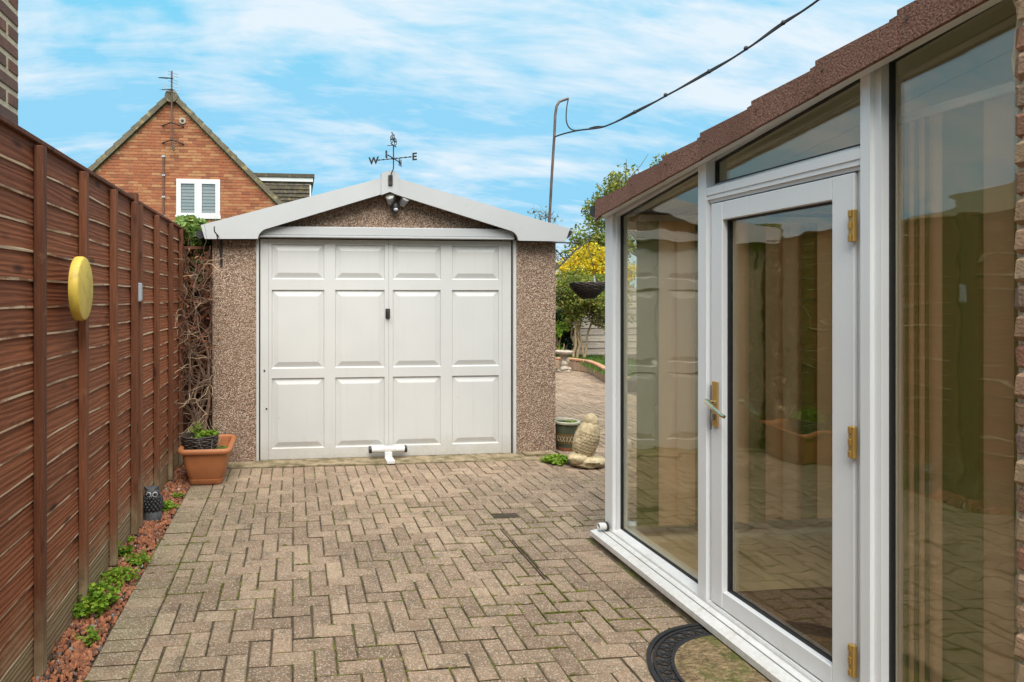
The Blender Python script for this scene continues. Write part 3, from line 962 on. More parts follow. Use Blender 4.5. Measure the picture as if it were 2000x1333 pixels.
# ---- twin floodlight under the ridge
t = thing('security_light', (.90,5.28,2.23), 'twin-headed security floodlight with black sensor body under the garage ridge', 'security light')
part(lambda b: b.blob((.906,5.275,2.262), (.034,.05,.055), 16, 10), 'sensor_body', M['rubber'], t, True)
part(lambda b: b.blob((.906,5.232,2.240), (.021,.018,.015), 14, 8), 'sensor_lens', M['greyplastic'], t, True)
lens = plain('frosted_lamp_lens', (.36,.35,.31), .3, .05)
for cx, tilt in ((.862, 16), (.985, -18)):
    rt = Euler((R(62), R(0), R(-tilt))).to_matrix()
    c0 = (cx, 5.27, 2.338 if cx < .9 else 2.325)
    h_ = part(lambda b: b.lathe([(.022,-.045),(.034,-.042),(.038,.03),(.040,.05),(.036,.056)], c0, 22, 0, rt), 'lamp_head', M['greyplastic'], t, True)
    part(lambda b: b.lathe([(.033,.0562),(.030,.058)], c0, 22, 0, rt), 'lamp_lens', lens, h_, True)
    part(lambda b: b.tube([(.906,5.28,2.28), ((cx+.906)/2,5.285,2.30), (cx,5.29,2.315)], .012, 8), 'neck', M['rubber'], t, True)

# ---- weather vane
VX, VY = .862, 5.17
V = thing('weather_vane', (VX,VY,2.44), 'black iron weather vane with compass letters and bicycle on the garage ridge', 'weather vane')
part(lambda b: b.bevbox(.830,.868,5.176,5.1895,2.448,2.538,.002), 'mounting_plate', M['iron'], V)
part(lambda b: b.tube([(.850,5.168,2.50),(.852,5.166,2.545),(.872,5.160,2.592),(.872,5.160,2.80)], .0052, 8), 'spindle', M['iron'], V, True)
ph = R(30); VC = Vector((.872,5.16,2.680))
E_ = Vector((math.cos(ph), -math.sin(ph), 0)); N_ = Vector((math.sin(ph), math.cos(ph), 0))
part(lambda b: b.blob(VC, (.011,.011,.014), 10, 8), 'hub', M['iron'], V, True)
def twist_arm(b, d, L):
    k_ = 26; vs = []
    pr = Vector((-d.y, d.x, 0))
    for i in range(k_+1):
        s_ = i/k_; a = s_*math.pi*4
        wd = .0055; th = .0022
        u_ = pr*math.cos(a) + Vector((0,0,1))*math.sin(a); w_ = d.cross(u_)
        for p, q in ((-1,-1),(1,-1),(1,1),(-1,1)):
            vs.append(VC + d*L*s_ + u_*wd*p + w_*th*q)
    fs = []
    for i in range(k_):
        for j in range(4): fs.append((i*4+j, i*4+(j+1)%4, (i+1)*4+(j+1)%4, (i+1)*4+j))
    fs.append((k_*4,k_*4+1,k_*4+2,k_*4+3))
    b.add(vs, fs)
def glyph(ch, pos, right, size, name):
    cu = bpy.data.curves.new('glyph', 'FONT'); cu.body = ch; cu.size = size; cu.extrude = .0022
    cu.align_x = 'CENTER'; cu.align_y = 'CENTER'; cu.offset = .0030
    o = bpy.data.objects.new('glyph', cu); col.objects.link(o)
    bpy.context.view_layer.update()
    me = bpy.data.meshes.new_from_object(o.evaluated_get(bpy.context.evaluated_depsgraph_get()))
    bpy.data.objects.remove(o); bpy.data.curves.remove(cu)
    rt = Vector(right); up = Vector((0,0,1)); nn = rt.cross(up)
    mt = Matrix((rt, up, nn)).transposed().to_4x4()
    me.transform(Matrix.Translation(Vector(pos)-chain(V)) @ mt)
    me.materials.clear(); me.materials.append(M['iron'])
    o = bpy.data.objects.new(name, me); o.parent = V; col.objects.link(o)
    return o
for ch, d, L in (('W', -E_, .165), ('E', E_, .170), ('S', -N_, .150), ('N', N_, .150)):
    part(lambda b: twist_arm(b, d, L), 'arm', M['iron'], V)
    rt = E_ if ch in 'WE' else N_
    glyph(ch, VC + d*(L+.024) + Vector((0,0,-.004)), rt, .088, 'letter')
# bicycle on its bar
BD = N_*.9; BD.normalize()
def bp(s_, z): return VC + BD*s_ + Vector((0,0,z))
part(lambda b: b.tube([bp(-.062,.118), bp(.062,.118)], .006, 4), 'bicycle_bar', M['iron'], V)
part(lambda b: b.tube([bp(0,.118)+E_*-.0, bp(0,.116)-E_*.05+BD*-.02], .0035, 6), 'pointer', M['iron'], V)
def ring(b, s_, z, r, th):
    pts = [bp(s_+r*math.cos(2*math.pi*i/20), z+r*math.sin(2*math.pi*i/20)) for i in range(21)]
    b.tube(pts, th, 6, cap=False)
for s_ in (-.044, .046):
    part(lambda b: (ring(b, s_, .160, .030, .0034), b.blob(bp(s_,.160), (.008,.008,.008), 8, 6)), 'wheel', M['iron'], V, True)
def frame_(b):
    for p, q in (((-.044,.160),(-.028,.212)),((-.028,.205),(.012,.205)),((-.034,.19),(.004,.158)),((.004,.158),(.014,.212)),((.004,.158),(.046,.160)),((.012,.205),(.046,.160)),((-.028,.212),(-.05,.222)),((.004,.214),(.026,.214)),((-.028,.212),(-.020,.226))):
        b.tube([bp(*p), bp(*q)], .0034, 6)
part(frame_, 'bicycle_frame', M['iron'], V)

# ---- steel pole on the garage side and the overhead cable
t = thing('cable_pole', (2.50,5.55,1.2), 'slim rusty steel pole with hooked top rising beside the garage', 'pole')
def atY(u, v, Y):
    a = (u-696)/1155; c, s = math.cos(R(6)), math.sin(R(6))
    d = (a*c+s, -a*s+c, -(v-580)/1155); k_ = Y/d[1]
    return Vector((d[0]*k_, Y, CAM_H+d[2]*k_))
pp = [Vector((2.475,5.55,.9))] + [atY(u, v, 5.55) for u, v in ((1073,432),(1078,340),(1083,260),(1084.5,225),(1087,208),(1092,199.5),(1099,196.5),(1110,193))]
part(lambda b: b.tube(pp, .0125, 10), 'shaft', M['rust'], t, True)
for zb in (1.1, 1.7):
    part(lambda b: b.box(2.434,2.50,5.525,5.575,zb,zb+.03), 'wall_clip', M['iron'], t)
c = thing('overhead_cable', atY(1083,268,5.55), 'twin black overhead cable sagging from the hooked pole to the house', 'cable')
cp = [(1083,268,5.55),(1100,262,5.4),(1130,255,5.2),(1160,251.5,5.0),(1185,246,4.85),(1240,221,4.55),(1300,188,4.3),(1385,142,4.0),(1457,97,3.75),(1530,47,3.55),(1600,-1,3.35),(1720,-95,3.0)]
pts = [atY(u, v, Y) for u, v, Y in cp] + [Vector((3.1,1.36,4.75))]
def smooth_path(ps, k_=6):
    o = []
    for i in range(len(ps)-1):
        a, b2, c2, d = ps[max(i-1,0)], ps[i], ps[i+1], ps[min(i+2,len(ps)-1)]
        for j in range(k_):
            t_ = j/k_
            o.append(.5*((2*b2)+(c2-a)*t_+(2*a-5*b2+4*c2-d)*t_*t_+(3*b2-a-3*c2+d)*t_**3))
    o.append(ps[-1]); return o
sp_ = smooth_path(pts)
part(lambda b: b.tube(sp_, .0075, 8), 'cable', M['cable'], c, True)
part(lambda b: b.tube([p + Vector((0, 0, .007*math.sin(i*.55))) + Vector((.006,.004,.009)) for i, p in enumerate(sp_[16:])], .0065, 8), 'second_cable', M['cable'], c, True)
dl = smooth_path([atY(u, v, 5.5) for u, v in ((1110,194),(1107,210),(1106,235),(1112,250),(1124,255))] + [sp_[16]])
part(lambda b: b.tube(dl, .006, 8), 'drop_loop', M['cable'], c, True)
for i in (30, 36, 42, 48, 54):
    part(lambda b: b.blob(sp_[i]+Vector((0,0,.008)), (.017,.012,.017), 8, 6), 'cable_tie', M['cable'], c, True)

# ------------------------------------------------------------------ conservatory (lean-to porch)
CX_ = 1.88
C = thing('conservatory', (CX_,2.4,0), 'white framed lean-to conservatory with bronze glass and brown tiled verge', 'conservatory')
zf = lambda y: 1.957 + (3.45-y)*.180          # top of the glazing frame
tb = lambda y: 1.935 + (3.36-y)*.152          # lower edge of the hanging verge tiles
def rake(b, ya, yb, lo, hi, xa, xb):
    b.prism([(ya, zf(ya)+lo), (yb, zf(yb)+lo), (yb, zf(yb)+hi), (ya, zf(ya)+hi)], 'x', xa, xb)
# sill and track
part(lambda b: (b.prism([(1.775,.022),(1.775,.050),(1.826,.060),(1.826,.022)], 'y', 1.33, 3.40), b.prism([(1.834,.022),(1.834,.061),(1.862,.066),(1.862,.022)], 'y', 1.33, 3.395)), 'sill', M['upvc'], C)
part(lambda b: b.box(1.8265,1.8335,1.33,3.39,.02,.052), 'sill_groove', M['rubber'], C)
part(lambda b: b.box(1.79,1.97,1.33,3.385,-.09,.0215), 'plinth', M['concrete'], C)
part(lambda b: (b.box(1.8625,1.965,1.36,3.385,.022,.078), b.prism([(1.868,.0785),(1.902,.098),(1.902,.0785)], 'y', 2.5585, 3.309), b.box(1.9025,1.955,2.5585,3.309,.0785,.098)), 'bottom_rail', M['upvc'], C)
part(lambda b: (b.prism([(1.868,.0785),(1.902,.098),(1.902,.0785)], 'y', 1.36, 1.7355), b.box(1.9025,1.955,1.36,1.7355,.0785,.098)), 'bottom_rail', M['upvc'], C)
part(lambda b: (b.box(1.866,1.9645,1.770,2.504,.0785,.082),), 'door_threshold', M['upvc'], C)
part(lambda b: b.lathe([(.021,0),(.021,.05),(.015,.05),(.015,.02)], (1.852,3.352,.092), 18, 0, Matrix.Rotation(R(-90),3,'Y')), 'overflow_pipe', M['white'], C, True)
part(lambda b: b.lathe([(.026,-.004),(.026,.008)], (1.852,3.352,.092), 18, 0, Matrix.Rotation(R(-90),3,'Y')), 'pipe_collar', M['rubber'], C, True)
def post(b, ya, yb, xa=1.866, xb=1.96):
    b.prism([(ya,.0785),(yb,.0785),(yb,zf(yb)-.002),(ya,zf(ya)-.002)], 'x', xa, xb)
def bead(b, ya, yb, w_=.012, xa=1.885, xb=1.93):
    post(b, ya, yb, xa, xb)
part(lambda b: (post(b,3.310,3.392), bead(b,3.290,3.3095)), 'corner_post', M['upvc'], C)
part(lambda b: (post(b,2.505,2.558,1.860), bead(b,2.5585,2.575)), 'mullion', M['upvc'], C)
part(lambda b: (post(b,1.736,1.769,1.860), bead(b,1.714,1.7355,xa=1.876)), 'mullion', M['upvc'], C)
part(lambda b: (rake(b,1.36,3.395,-.040,-.0005,1.852,1.8595), rake(b,2.576,3.289,-.052,-.004,1.880,1.93), rake(b,1.770,2.504,-.052,-.004,1.880,1.93), rake(b,1.36,1.713,-.052,-.004,1.880,1.93)), 'rake_rail', M['upvc'], C)
part(lambda b: (b.box(1.866,1.958,1.7695,2.5045,1.898,1.952), b.box(1.862,1.8655,1.7695,2.5045,1.918,1.952), b.prism([(1.872,1.9525),(1.905,1.972),(1.905,1.9525)], 'y', 1.7695, 2.5045), b.box(1.876,1.958,1.7695,2.5045,1.8835,1.8975)), 'door_head', M['upvc'], C)
part(lambda b: (b.box(1.884,1.958,2.4915,2.5045,.083,1.8835), b.box(1.884,1.958,1.7695,1.7985,.083,1.8835)), 'door_jamb', M['upvc'], C)
# panes with dark gaskets
def pane(poly, name='pane', x=1.912):
    o = part(lambda b: b.prism(poly, 'x', x, x+.006), name, M['glass'], C)
    return o
def gasket(poly, w_, parent, x0=1.904, x1=1.922):
    n = len(poly); cy = sum(p[0] for p in poly)/n; cz = sum(p[1] for p in poly)/n
    def f(b):
        for i in range(n):
            p, q = poly[i], poly[(i+1)%n]
            def inn(a):
                return (a[0] + (w_ if a[0] < cy else -w_), a[1] + (w_ if a[1] < cz else -w_))
            b.prism([p, q, inn(q), inn(p)], 'x', x0, x1)
    part(f, 'gasket', M['rubber'], parent)
for ya, yb, za in ((2.575,3.290,.098),(1.365,1.714,.098),(1.7695,2.505,1.972)):
    poly = [(ya,za),(yb,za),(yb,zf(yb)-.051),(ya,zf(ya)-.051)]
    g_ = pane(poly); gasket(poly, .006, g_)
# door
DR = bpy.data.objects.new('glazed_door', None); col.objects.link(DR); DR.parent = C
dy0, dy1, dz0, dz1 = 1.802, 2.488, .087, 1.878
part(lambda b: b.bevbox(1.872,1.93,2.418,dy1,dz0,dz1,.003), 'stile', M['upvc'], DR)
part(lambda b: b.bevbox(1.872,1.93,dy0,1.886,dz0,dz1,.003), 'stile', M['upvc'], DR)
part(lambda b: b.bevbox(1.873,1.929,1.8865,2.4175,1.798,dz1,.003), 'top_rail', M['upvc'], DR)
part(lambda b: b.bevbox(1.873,1.929,1.8865,2.4175,dz0,.164,.003), 'bottom_rail', M['upvc'], DR)
poly = [(1.8865,.1645),(2.4175,.1645),(2.4175,1.7975),(1.8865,1.7975)]
g_ = part(lambda b: b.prism(poly, 'x', 1.906, 1.912), 'pane', M['glass'], DR)
gasket(poly, .006, g_, 1.896, 1.918)
part(lambda b: (b.box(1.90,1.95,dy0-.0035,dy0-.001,dz0,dz1), b.box(1.90,1.95,dy1+.0005,dy1+.0035,dz0,dz1)), 'door_gap_seal', M['rubber'], DR)
for zc in (1.698,.972,.240):
    h_ = part(lambda b: b.bevbox(1.855,1.8715,1.788,1.808,zc-.054,zc+.054,.002), 'hinge', M['brass'], DR)
    for k_ in (-.041, 0, .041):
        part(lambda b: b.bevbox(1.851,1.8545,1.794,1.806,zc+k_-.011,zc+k_+.011,.001), 'knuckle', M['brass'], h_)
hd = part(lambda b: b.bevbox(1.862,1.8715,2.438,2.471,.880,1.082,.002), 'handle_plate', M['brass'], DR)
part(lambda b: b.tube([(1.862,2.454,.990),(1.835,2.454,.990)], .0115, 12), 'handle_boss', M['palebrass'], hd, True)
part(lambda b: b.tube([(1.829,2.464,.995),(1.826,2.451,.991),(1.824,2.406,.969),(1.824,2.361,.949),(1.828,2.348,.946)], [.011,.012,.0095,.009,.008], 10), 'lever', M['palebrass'], hd, True)
part(lambda b: b.bevbox(1.850,1.862,2.450,2.460,.910,.940,.001), 'lock_cylinder', M['steel'], hd)
part(lambda b: b.box(1.871,1.8925,2.4892,2.4905,.86,1.06), 'strike_plate', M['iron'], DR)
# end wall (towards the garden): posts, rails, panes
part(lambda b: (b.box(1.9605,5.0,3.32,3.39,.022,.10), b.box(1.9605,5.0,3.32,3.39,1.86,1.945)), 'end_rail', M['upvc'], C)
for x in (2.86, 3.80, 4.93):
    part(lambda b: b.box(x-.035,x+.035,3.325,3.385,.1005,1.8595), 'end_post', M['upvc'], C)
for xa, xb in ((1.965,2.825),(2.895,3.765),(3.835,4.895)):
    part(lambda b: b.box(xa,xb,3.352,3.358,.1005,1.8595), 'end_pane', M['cleanglass'], C)
# unseen far side with glazing added to let daylight in; floor, ceiling lining
part(lambda b: (b.box(4.97,5.03,1.34,3.3195,.0,.10), b.box(4.97,5.03,1.34,3.3195,1.90,1.96), b.box(4.97,5.03,2.33,2.39,.1005,1.8995)), 'added_far_frame', M['upvc'], C)
for ya, yb in ((1.35,2.33),(2.39,3.319)):
    part(lambda b: b.box(4.995,5.001,ya,yb,.1005,1.8995), 'added_far_pane', M['cleanglass'], C)
part(lambda b: b.box(1.966,4.969,1.3345,1.345,.055,2.20), 'house_side_lining', M['inner'], C)
part(lambda b: b.box(1.966,4.969,1.35,3.319,-.03,.055), 'floor_slab', M['carpet'], C)
part(lambda b: b.bevbox(2.00,3.2,1.42,2.60,.0555,.063,.002), 'entrance_mat', M['darkmat'], C)
for i in range(14):
    xa = 1.935 + i*.215
    part(lambda b: rake(b,1.345,3.385,.008,.020,xa,xa+.207), 'ceiling_board', M['inner'], C)
# tiled roof: courses and the stepped verge
br_ = [3.375,3.02,2.728,2.455,2.160,1.870,1.592,1.335]
for i in range(7):
    ya, yb = br_[i+1], br_[i]
    part(lambda b: b.prism([(ya-.02,zf(ya)+.026),(yb,zf(yb)+.026),(yb,zf(yb)+.060),(ya-.02,zf(ya)+.045)], 'x', 1.90, 5.1), 'tile_course', M['tile'], C)
    def vt(b, i=i, ya=ya, yb=yb):
        h0 = .115 + (0 if i else -.010)
        top = [(yb, tb(yb)+h0), (ya+.03, tb(ya+.03)+h0-.022), (ya, tb(ya)+h0-.024)]
        if i == 0: low = [(ya, tb(ya)-.002), (yb-.05, tb(yb-.05)), (yb+.012, tb(yb)-.018)]
        else: low = [(ya, tb(ya)-.002), (yb, tb(yb))]
        b.prism(top + low, 'x', 1.795 - .0015*(i % 2), 1.8105)
        b.prism([(yb,tb(yb)+h0-.001),(ya,tb(ya)+h0-.025),(ya,tb(ya)+h0-.040),(yb,tb(yb)+h0-.020)], 'x', 1.811, 1.90)
        b.prism([(yb+.005,tb(yb)+h0-.014),(yb+.028,tb(yb)+h0-.017),(yb+.028,tb(yb)+.03),(yb+.005,tb(yb)+.03)], 'x', 1.80, 1.810) if i else None
    v_ = part(vt, 'verge_tile', M['tile'], C)
    if i: part(lambda b: b.lathe([(.005,0),(.005,.003)], (1.7935,yb-.03,tb(yb)+.075), 8, 0, Matrix.Rotation(R(-90),3,'Y')), 'fixing', M['rust'], v_)
part(lambda b: b.prism([(1.345,tb(1.345)+.004),(3.36,tb(3.36)+.004),(3.36,tb(3.36)+.060),(1.345,tb(1.345)+.060)], 'x', 1.8112, 1.8575), 'barge_board', M['upvc'], C)
part(lambda b: b.prism([(3.395,1.945),(3.43,1.945),(3.45,1.97),(3.445,2.01),(3.395,2.01)], 'x', 1.80, 5.1), 'eaves_gutter', M['rubber'], C)
# vertical blinds, each slat its own part of a blind
def slat(parent, x, y, rot, wd, z0, z1, m):
    b_ = MB(); vs = []
    n = 4
    for i in range(n+1):
        s_ = (i/n-.5)*wd; bow = .006*(1-(2*i/n-1)**2)
        for z in (z0, z1): vs.append((s_*math.cos(rot)-bow*math.sin(rot)+x, s_*math.sin(rot)+bow*math.cos(rot)+y, z))
    b_.add(vs, [(2*i,2*i+2,2*i+3,2*i+1) for i in range(n)])
    k_ = len(b_.v)
    b_.add([(v[0]-.0012*math.sin(rot)*-1, v[1]-.0012*math.cos(rot), v[2]) for v in vs], [(2*i+1,2*i+3,2*i+2,2*i) for i in range(n)])
    b_.build('slat', m, parent, True)
bl_ = thing('vertical_blind', (2.0,3.245,.12), 'long beige and green vertical blind across the far end of the conservatory', 'blind', 'vertical blinds in the conservatory')
part(lambda b: b.bevbox(1.985,4.9,3.225,3.265,1.90,1.935,.003), 'headrail', M['white'], bl_)
rng = random.Random(9)
x = 2.045; i = 0
while x < 4.85:
    slat(bl_, x, 3.245 + rng.uniform(-.004,.004), R(-7+rng.uniform(-3,3)), .127, .125, 1.90, M['green'] if i % 3 == 0 else M['beige'])
    x += .1125; i += 1
b2 = thing('vertical_blind', (2.0,1.6,.12), 'vertical blind gathered behind the tall pane beside the house brickwork', 'blind', 'vertical blinds in the conservatory')
part(lambda b: b.bevbox(1.985,2.02,1.37,1.80,2.03,2.06,.003), 'headrail', M['white'], b2)
for ya, yb, cm in ((1.400,1.452,'green'),(1.447,1.526,'beige'),(1.522,1.636,'green'),(1.634,1.672,'beige'),(1.674,1.684,'green'),(1.685,1.704,'beige'),(1.706,1.716,'green'),(1.717,1.737,'beige'),(1.738,1.752,'green'),(1.754,1.79,'beige')):
    slat(b2, 2.0, (ya+yb)/2, R(90), yb-ya, .125, 2.03, M[cm])

# ------------------------------------------------------------------ brick wall of the house at the right edge
HB = thing('main_house', (1.86,1.30,0), 'tan brick corner of the house beside the conservatory at the right edge', 'house')
part(lambda b: b.box(1.864,8.5,-7,1.334,-.1,5.4), 'wall', M['mortar'], HB)
bw = {}
def brick_mesh(lx, ly, lz, mat, rough=0, seed=0):
    key = (lx, ly, lz, mat.name, seed)
    if key in bw: return bw[key]
    rg = random.Random(seed*7+3); b_ = MB()
    n = 5 if rough else 1
    if not rough:
        b_.bevbox(-lx/2,lx/2,-ly/2,ly/2,-lz/2,lz/2,.004)
    else:
        b_.bevbox(-lx/2,lx/2,-ly/2,ly/2,-lz/2,lz/2,.009)
        b_.v = [(p[0]+rg.uniform(-rough,rough), p[1]+rg.uniform(-rough,rough), p[2]+rg.uniform(-rough,rough)) for p in b_.v]
    bw[key] = b_.mesh('brick', mat, smooth=False)
    return bw[key]
rng = random.Random(5)
for r_ in range(38):
    z = .04 + r_*.0745
    for k_ in range(3):
        if r_ % 2 == 0: L, yc = .215, 1.345-.1075-k_*.225
        else: L, yc = (.1025, 1.345-.051) if k_ == 0 else (.215, 1.345-.1125-.1075-(k_-1)*.225)
        inst('brick', brick_mesh(.03, L, .064, M['tbrick'], .005, rng.randrange(5)), HB, (1.867, yc, z), (0,0,0))
part(lambda b: b.prism([(1.335,.1),(1.350,.1),(1.347,.5),(1.353,.9),(1.348,1.3),(1.353,1.75),(1.349,1.95),(1.364,2.08),(1.350,2.2),(1.366,2.25),(1.335,2.26)], 'x', 1.872, 1.90), 'mortar_fillet', M['mortar'], HB)

# ------------------------------------------------------------------ brick house behind the fence at the left edge
NB = thing('neighbouring_house', (-1.25,2.8,0), 'dark red brick house wall rising above the fence at the left edge', 'house')
part(lambda b: b.box(-6.5,-1.2545,-7,2.846,-.1,3.55), 'wall', M['mortar'], NB)
part(lambda b: b.box(-6.55,-1.2,-7.1,2.9,3.55,3.70), 'flat_roof', M['darktile'], NB)  # unseen roof, made up low to let more light onto the conservatory
rng = random.Random(6)
for r_ in range(25):
    z = 1.66 + r_*.0752
    for k_ in range(4):
        if r_ % 2 == 0: L, yc = .215, 2.85-.1075-k_*.2255
        else: L, yc = (.1025, 2.85-.051) if k_ == 0 else (.215, 2.85-.1128-.1075-(k_-1)*.2255)
        inst('brick', brick_mesh(.05, L, .0645, M['dbrick'], .0012, rng.randrange(4)), NB, (-1.276, yc, z))
    # return face
    for k_ in range(2):
        xo = -1.30-.1075-k_*.2255 if r_ % 2 else -1.30-.1128-.1075-k_*.2255
        inst('brick', brick_mesh(.215, .03, .0645, M['dbrick'], .0012, rng.randrange(4)), NB, (xo, 2.838, z))

# ------------------------------------------------------------------ orange brick gable house in the background
HY = 15.5
AX, AZ = -3.10, 6.52
B = thing('gable_house', (AX,HY,0), 'orange brick gable-end house with white window behind the garage', 'house')
part(lambda b: b.prism([(AX-5.2,-.1),(AX+5.2,-.1),(AX+5.2,AZ-5.2),(AX,AZ),(AX-5.2,AZ-5.2)], 'y', HY, HY+9), 'wall', M['gmortar'], B)
part(lambda b: (b.prism([(AX-5.5,AZ-5.42),(AX,AZ+.08),(AX,AZ+.18),(AX-5.5,AZ-5.32)], 'y', HY-.06, HY+9.1), b.prism([(AX+5.5,AZ-5.42),(AX+5.5,AZ-5.32),(AX,AZ+.18),(AX,AZ+.08)], 'y', HY-.061, HY+9.1)), 'roof', M['roofmass'], B)
rng = random.Random(8)
WX0, WX1, WZ0, WZ1 = -2.99, -1.895, 3.50, 4.47
bricks = []
r_ = 0; z = 2.9
while z < AZ-.05:
    half = AZ - z - .06
    x = AX - half + (0 if r_ % 2 else .1125) - .2
    x = math.floor((AX-half)/.225)*.225 + (.1125 if r_ % 2 else 0)
    while x < AX + half:
        xa, xb = max(x, AX-half), min(x+.215, AX+half)
        zc_ = z + .0325
        segs = [(xa, xb)]
        if WZ0-.07 < zc_ < WZ1+.03:
            segs = []
            if xa < WX0-.01: segs.append((xa, min(xb, WX0-.008)))
            if xb > WX1+.01: segs.append((max(xa, WX1+.008), xb))
        for p, q in segs:
            if q-p > .03: bricks.append((p, q, z))
        x += .225
    z += .075; r_ += 1
bricks = [q for q in bricks if -5.5 < q[0] < -.1]
full = [q for q in bricks if abs(q[1]-q[0]-.215) < .002]
rest = [q for q in bricks if abs(q[1]-q[0]-.215) >= .002]
full.sort(key=lambda q: (q[2] < 3.25, rng.random()))
gm = MB(); gm.add([(-.1075,0,-.0325),(.1075,0,-.0325),(.1075,0,.0325),(-.1075,0,.0325),(-.1075,.016,-.0325),(.1075,.016,-.0325),(.1075,.016,.0325),(-.1075,.016,.0325)], [(0,1,2,3),(0,4,5,1),(1,5,6,2),(2,6,7,3),(3,7,4,0)])
gme = gm.mesh('brick', M['gbrick'])
for p, q, z in full[:300]:
    inst('brick', gme, B, ((p+q)/2, HY-.012+rng.uniform(-.002,.002), z+.0325))
mb = MB()
for p, q, z in full[300:] + rest:
    dy = rng.uniform(-.002,.002)
    mb.add([(p,HY-.012+dy,z),(q,HY-.012+dy,z),(q,HY-.012+dy,z+.065),(p,HY-.012+dy,z+.065),(p,HY+.004,z),(q,HY+.004,z),(q,HY+.004,z+.065),(p,HY+.004,z+.065)], [(0,1,2,3),(0,4,5,1),(1,5,6,2),(2,6,7,3),(3,7,4,0)])
tag(mb.build('further_bricks', M['gbrick'], B), kind='stuff')
# verge tiles down both slopes
for sgn in (-1, 1):
    for i in range(13):
        s0 = .06 + i*.30; s1 = s0 + .33
        q = math.sqrt(.5)
        def P2(s_, n_): return (AX + sgn*(s_*q + n_*q), AZ + .02 - s_*q + n_*q)
        pts = [P2(s0,-.01), P2(s1,-.01), P2(s1,.125), P2(s0,.10)]
        if sgn > 0: pts.reverse()
        part(lambda b: b.prism(pts, 'y', HY-.10-.004*(i%2), HY+.12), 'verge_tile', M['oldtile'], B)
part(lambda b: b.lathe([(.16,0),(.16,.5)], (AX,HY+.38,AZ+.03), 20, 0, Matrix.Rotation(R(90),3,'X')), 'ridge_tile', M['oldtile'], B, True)
# window
W = bpy.data.objects.new('window', None); col.objects.link(W); W.parent = B
def frm(b):
    yy0, yy1 = HY-.035, HY+.03
    b.box(WX0,WX1,yy0,yy1,WZ1-.065,WZ1); b.box(WX0-.02,WX1+.02,yy0-.03,yy1,WZ0-.045,WZ0+.045)
    b.box(WX0,WX0+.06,yy0,yy1,WZ0+.0455,WZ1-.0655); b.box(WX1-.06,WX1,yy0,yy1,WZ0+.0455,WZ1-.0655)
    xm = (WX0+WX1)/2
    b.box(xm-.035,xm+.035,yy0,yy1,WZ0+.0455,WZ1-.0655)
part(frm, 'frame', M['white'], W)
xm = (WX0+WX1)/2
for xa, xb in ((WX0+.061,xm-.036),(xm+.036,WX1-.061)):
    def sash(b, xa=xa, xb=xb):
        za, zb = WZ0+.046, WZ1-.066; t_ = .055
        b.box(xa,xb,HY-.045,HY+.01,zb-t_,zb); b.box(xa,xb,HY-.045,HY+.01,za,za+t_)
        b.box(xa,xa+t_,HY-.045,HY+.01,za+t_+.0005,zb-t_-.0005); b.box(xb-t_,xb,HY-.045,HY+.01,za+t_+.0005,zb-t_-.0005)
    s_ = part(sash, 'sash', M['white'], W)
    part(lambda b: b.box(xa+.05,xb-.05,HY-.022,HY-.017,WZ0+.09,WZ1-.11), 'pane', M['cleanglass'], s_)
    for k_ in range(9):
        z = WZ0+.11+k_*.085
        part(lambda b: b.prism([(HY-.0155,z),(HY-.0135,z),(HY-.004,z+.074),(HY-.006,z+.074)], 'x', xa+.056, xb-.056), 'blind_slat', M['blindgrey'], W)
part(lambda b: b.box(WX0+.06,WX1-.06,HY-.0008,HY+.02,WZ0+.05,WZ1-.07), 'slat_shade_sheet', M['rubber'], W)  # black sheet behind the slats, shade of their gaps put in as colour
# vent, pipe and dormer
part(lambda b: b.lathe([(.085,0),(.085,.03),(.06,.035)], (-2.833,HY-.012,5.95), 20, 0, Matrix.Rotation(R(90),3,'X')), 'vent', M['greystone'], B, True)
part(lambda b: b.lathe([(.04,.036),(.02,.05)], (-2.833,HY-.012,5.95), 12, 0, Matrix.Rotation(R(90),3,'X')), 'vent_core', M['iron'], B, True)
part(lambda b: b.tube([(-3.304,HY-.04,5.03),(-3.304,HY-.04,2.8)], .022, 8), 'pipe', M['rust'], B, True)
for z in (5.03,4.55,4.0,3.5):
    part(lambda b: b.box(-3.34,-3.268,HY-.06,HY-.01,z-.02,z+.02), 'pipe_clip', M['greyplastic'], B)
DM = bpy.data.objects.new('dormer', None); col.objects.link(DM); DM.parent = B
DY = 16.5
part(lambda b: b.box(-1.9,.45,DY+.02,DY+3,2.9,4.60), 'dormer_box', M['darktile'], DM)
part(lambda b: b.box(-1.9,.56,DY-.10,DY+3.1,4.76,4.855), 'flat_roof', M['darktile'], DM)
part(lambda b: b.box(-1.9,.52,DY-.07,DY+3.05,4.645,4.7595), 'fascia', M['white'], DM)
part(lambda b: b.box(-1.9,.50,DY-.03,DY+3.02,4.60,4.6445), 'soffit_strip', M['darktile'], DM)
part(lambda b: b.box(-1.9,.46,DY-.012,DY+.019,4.565,4.5995), 'flashing', M['greystone'], DM)
part(lambda b: b.box(.425,.47,DY-.02,DY+.0,3.3,4.564), 'corner_trim', M['white'], DM)
for r_ in range(6):
    z1 = 4.564 - r_*.105; x = -1.8 + (.08 if r_ % 2 else 0)
    while x < .40:
        xb = min(x+.163, .424)
        part(lambda b: b.prism([(DY-.034,z1-.125),(DY-.022,z1-.125),(DY+.012,z1),(DY+.002,z1)], 'x', x, xb), 'hung_tile', M['darktile'], DM)
        x += .165
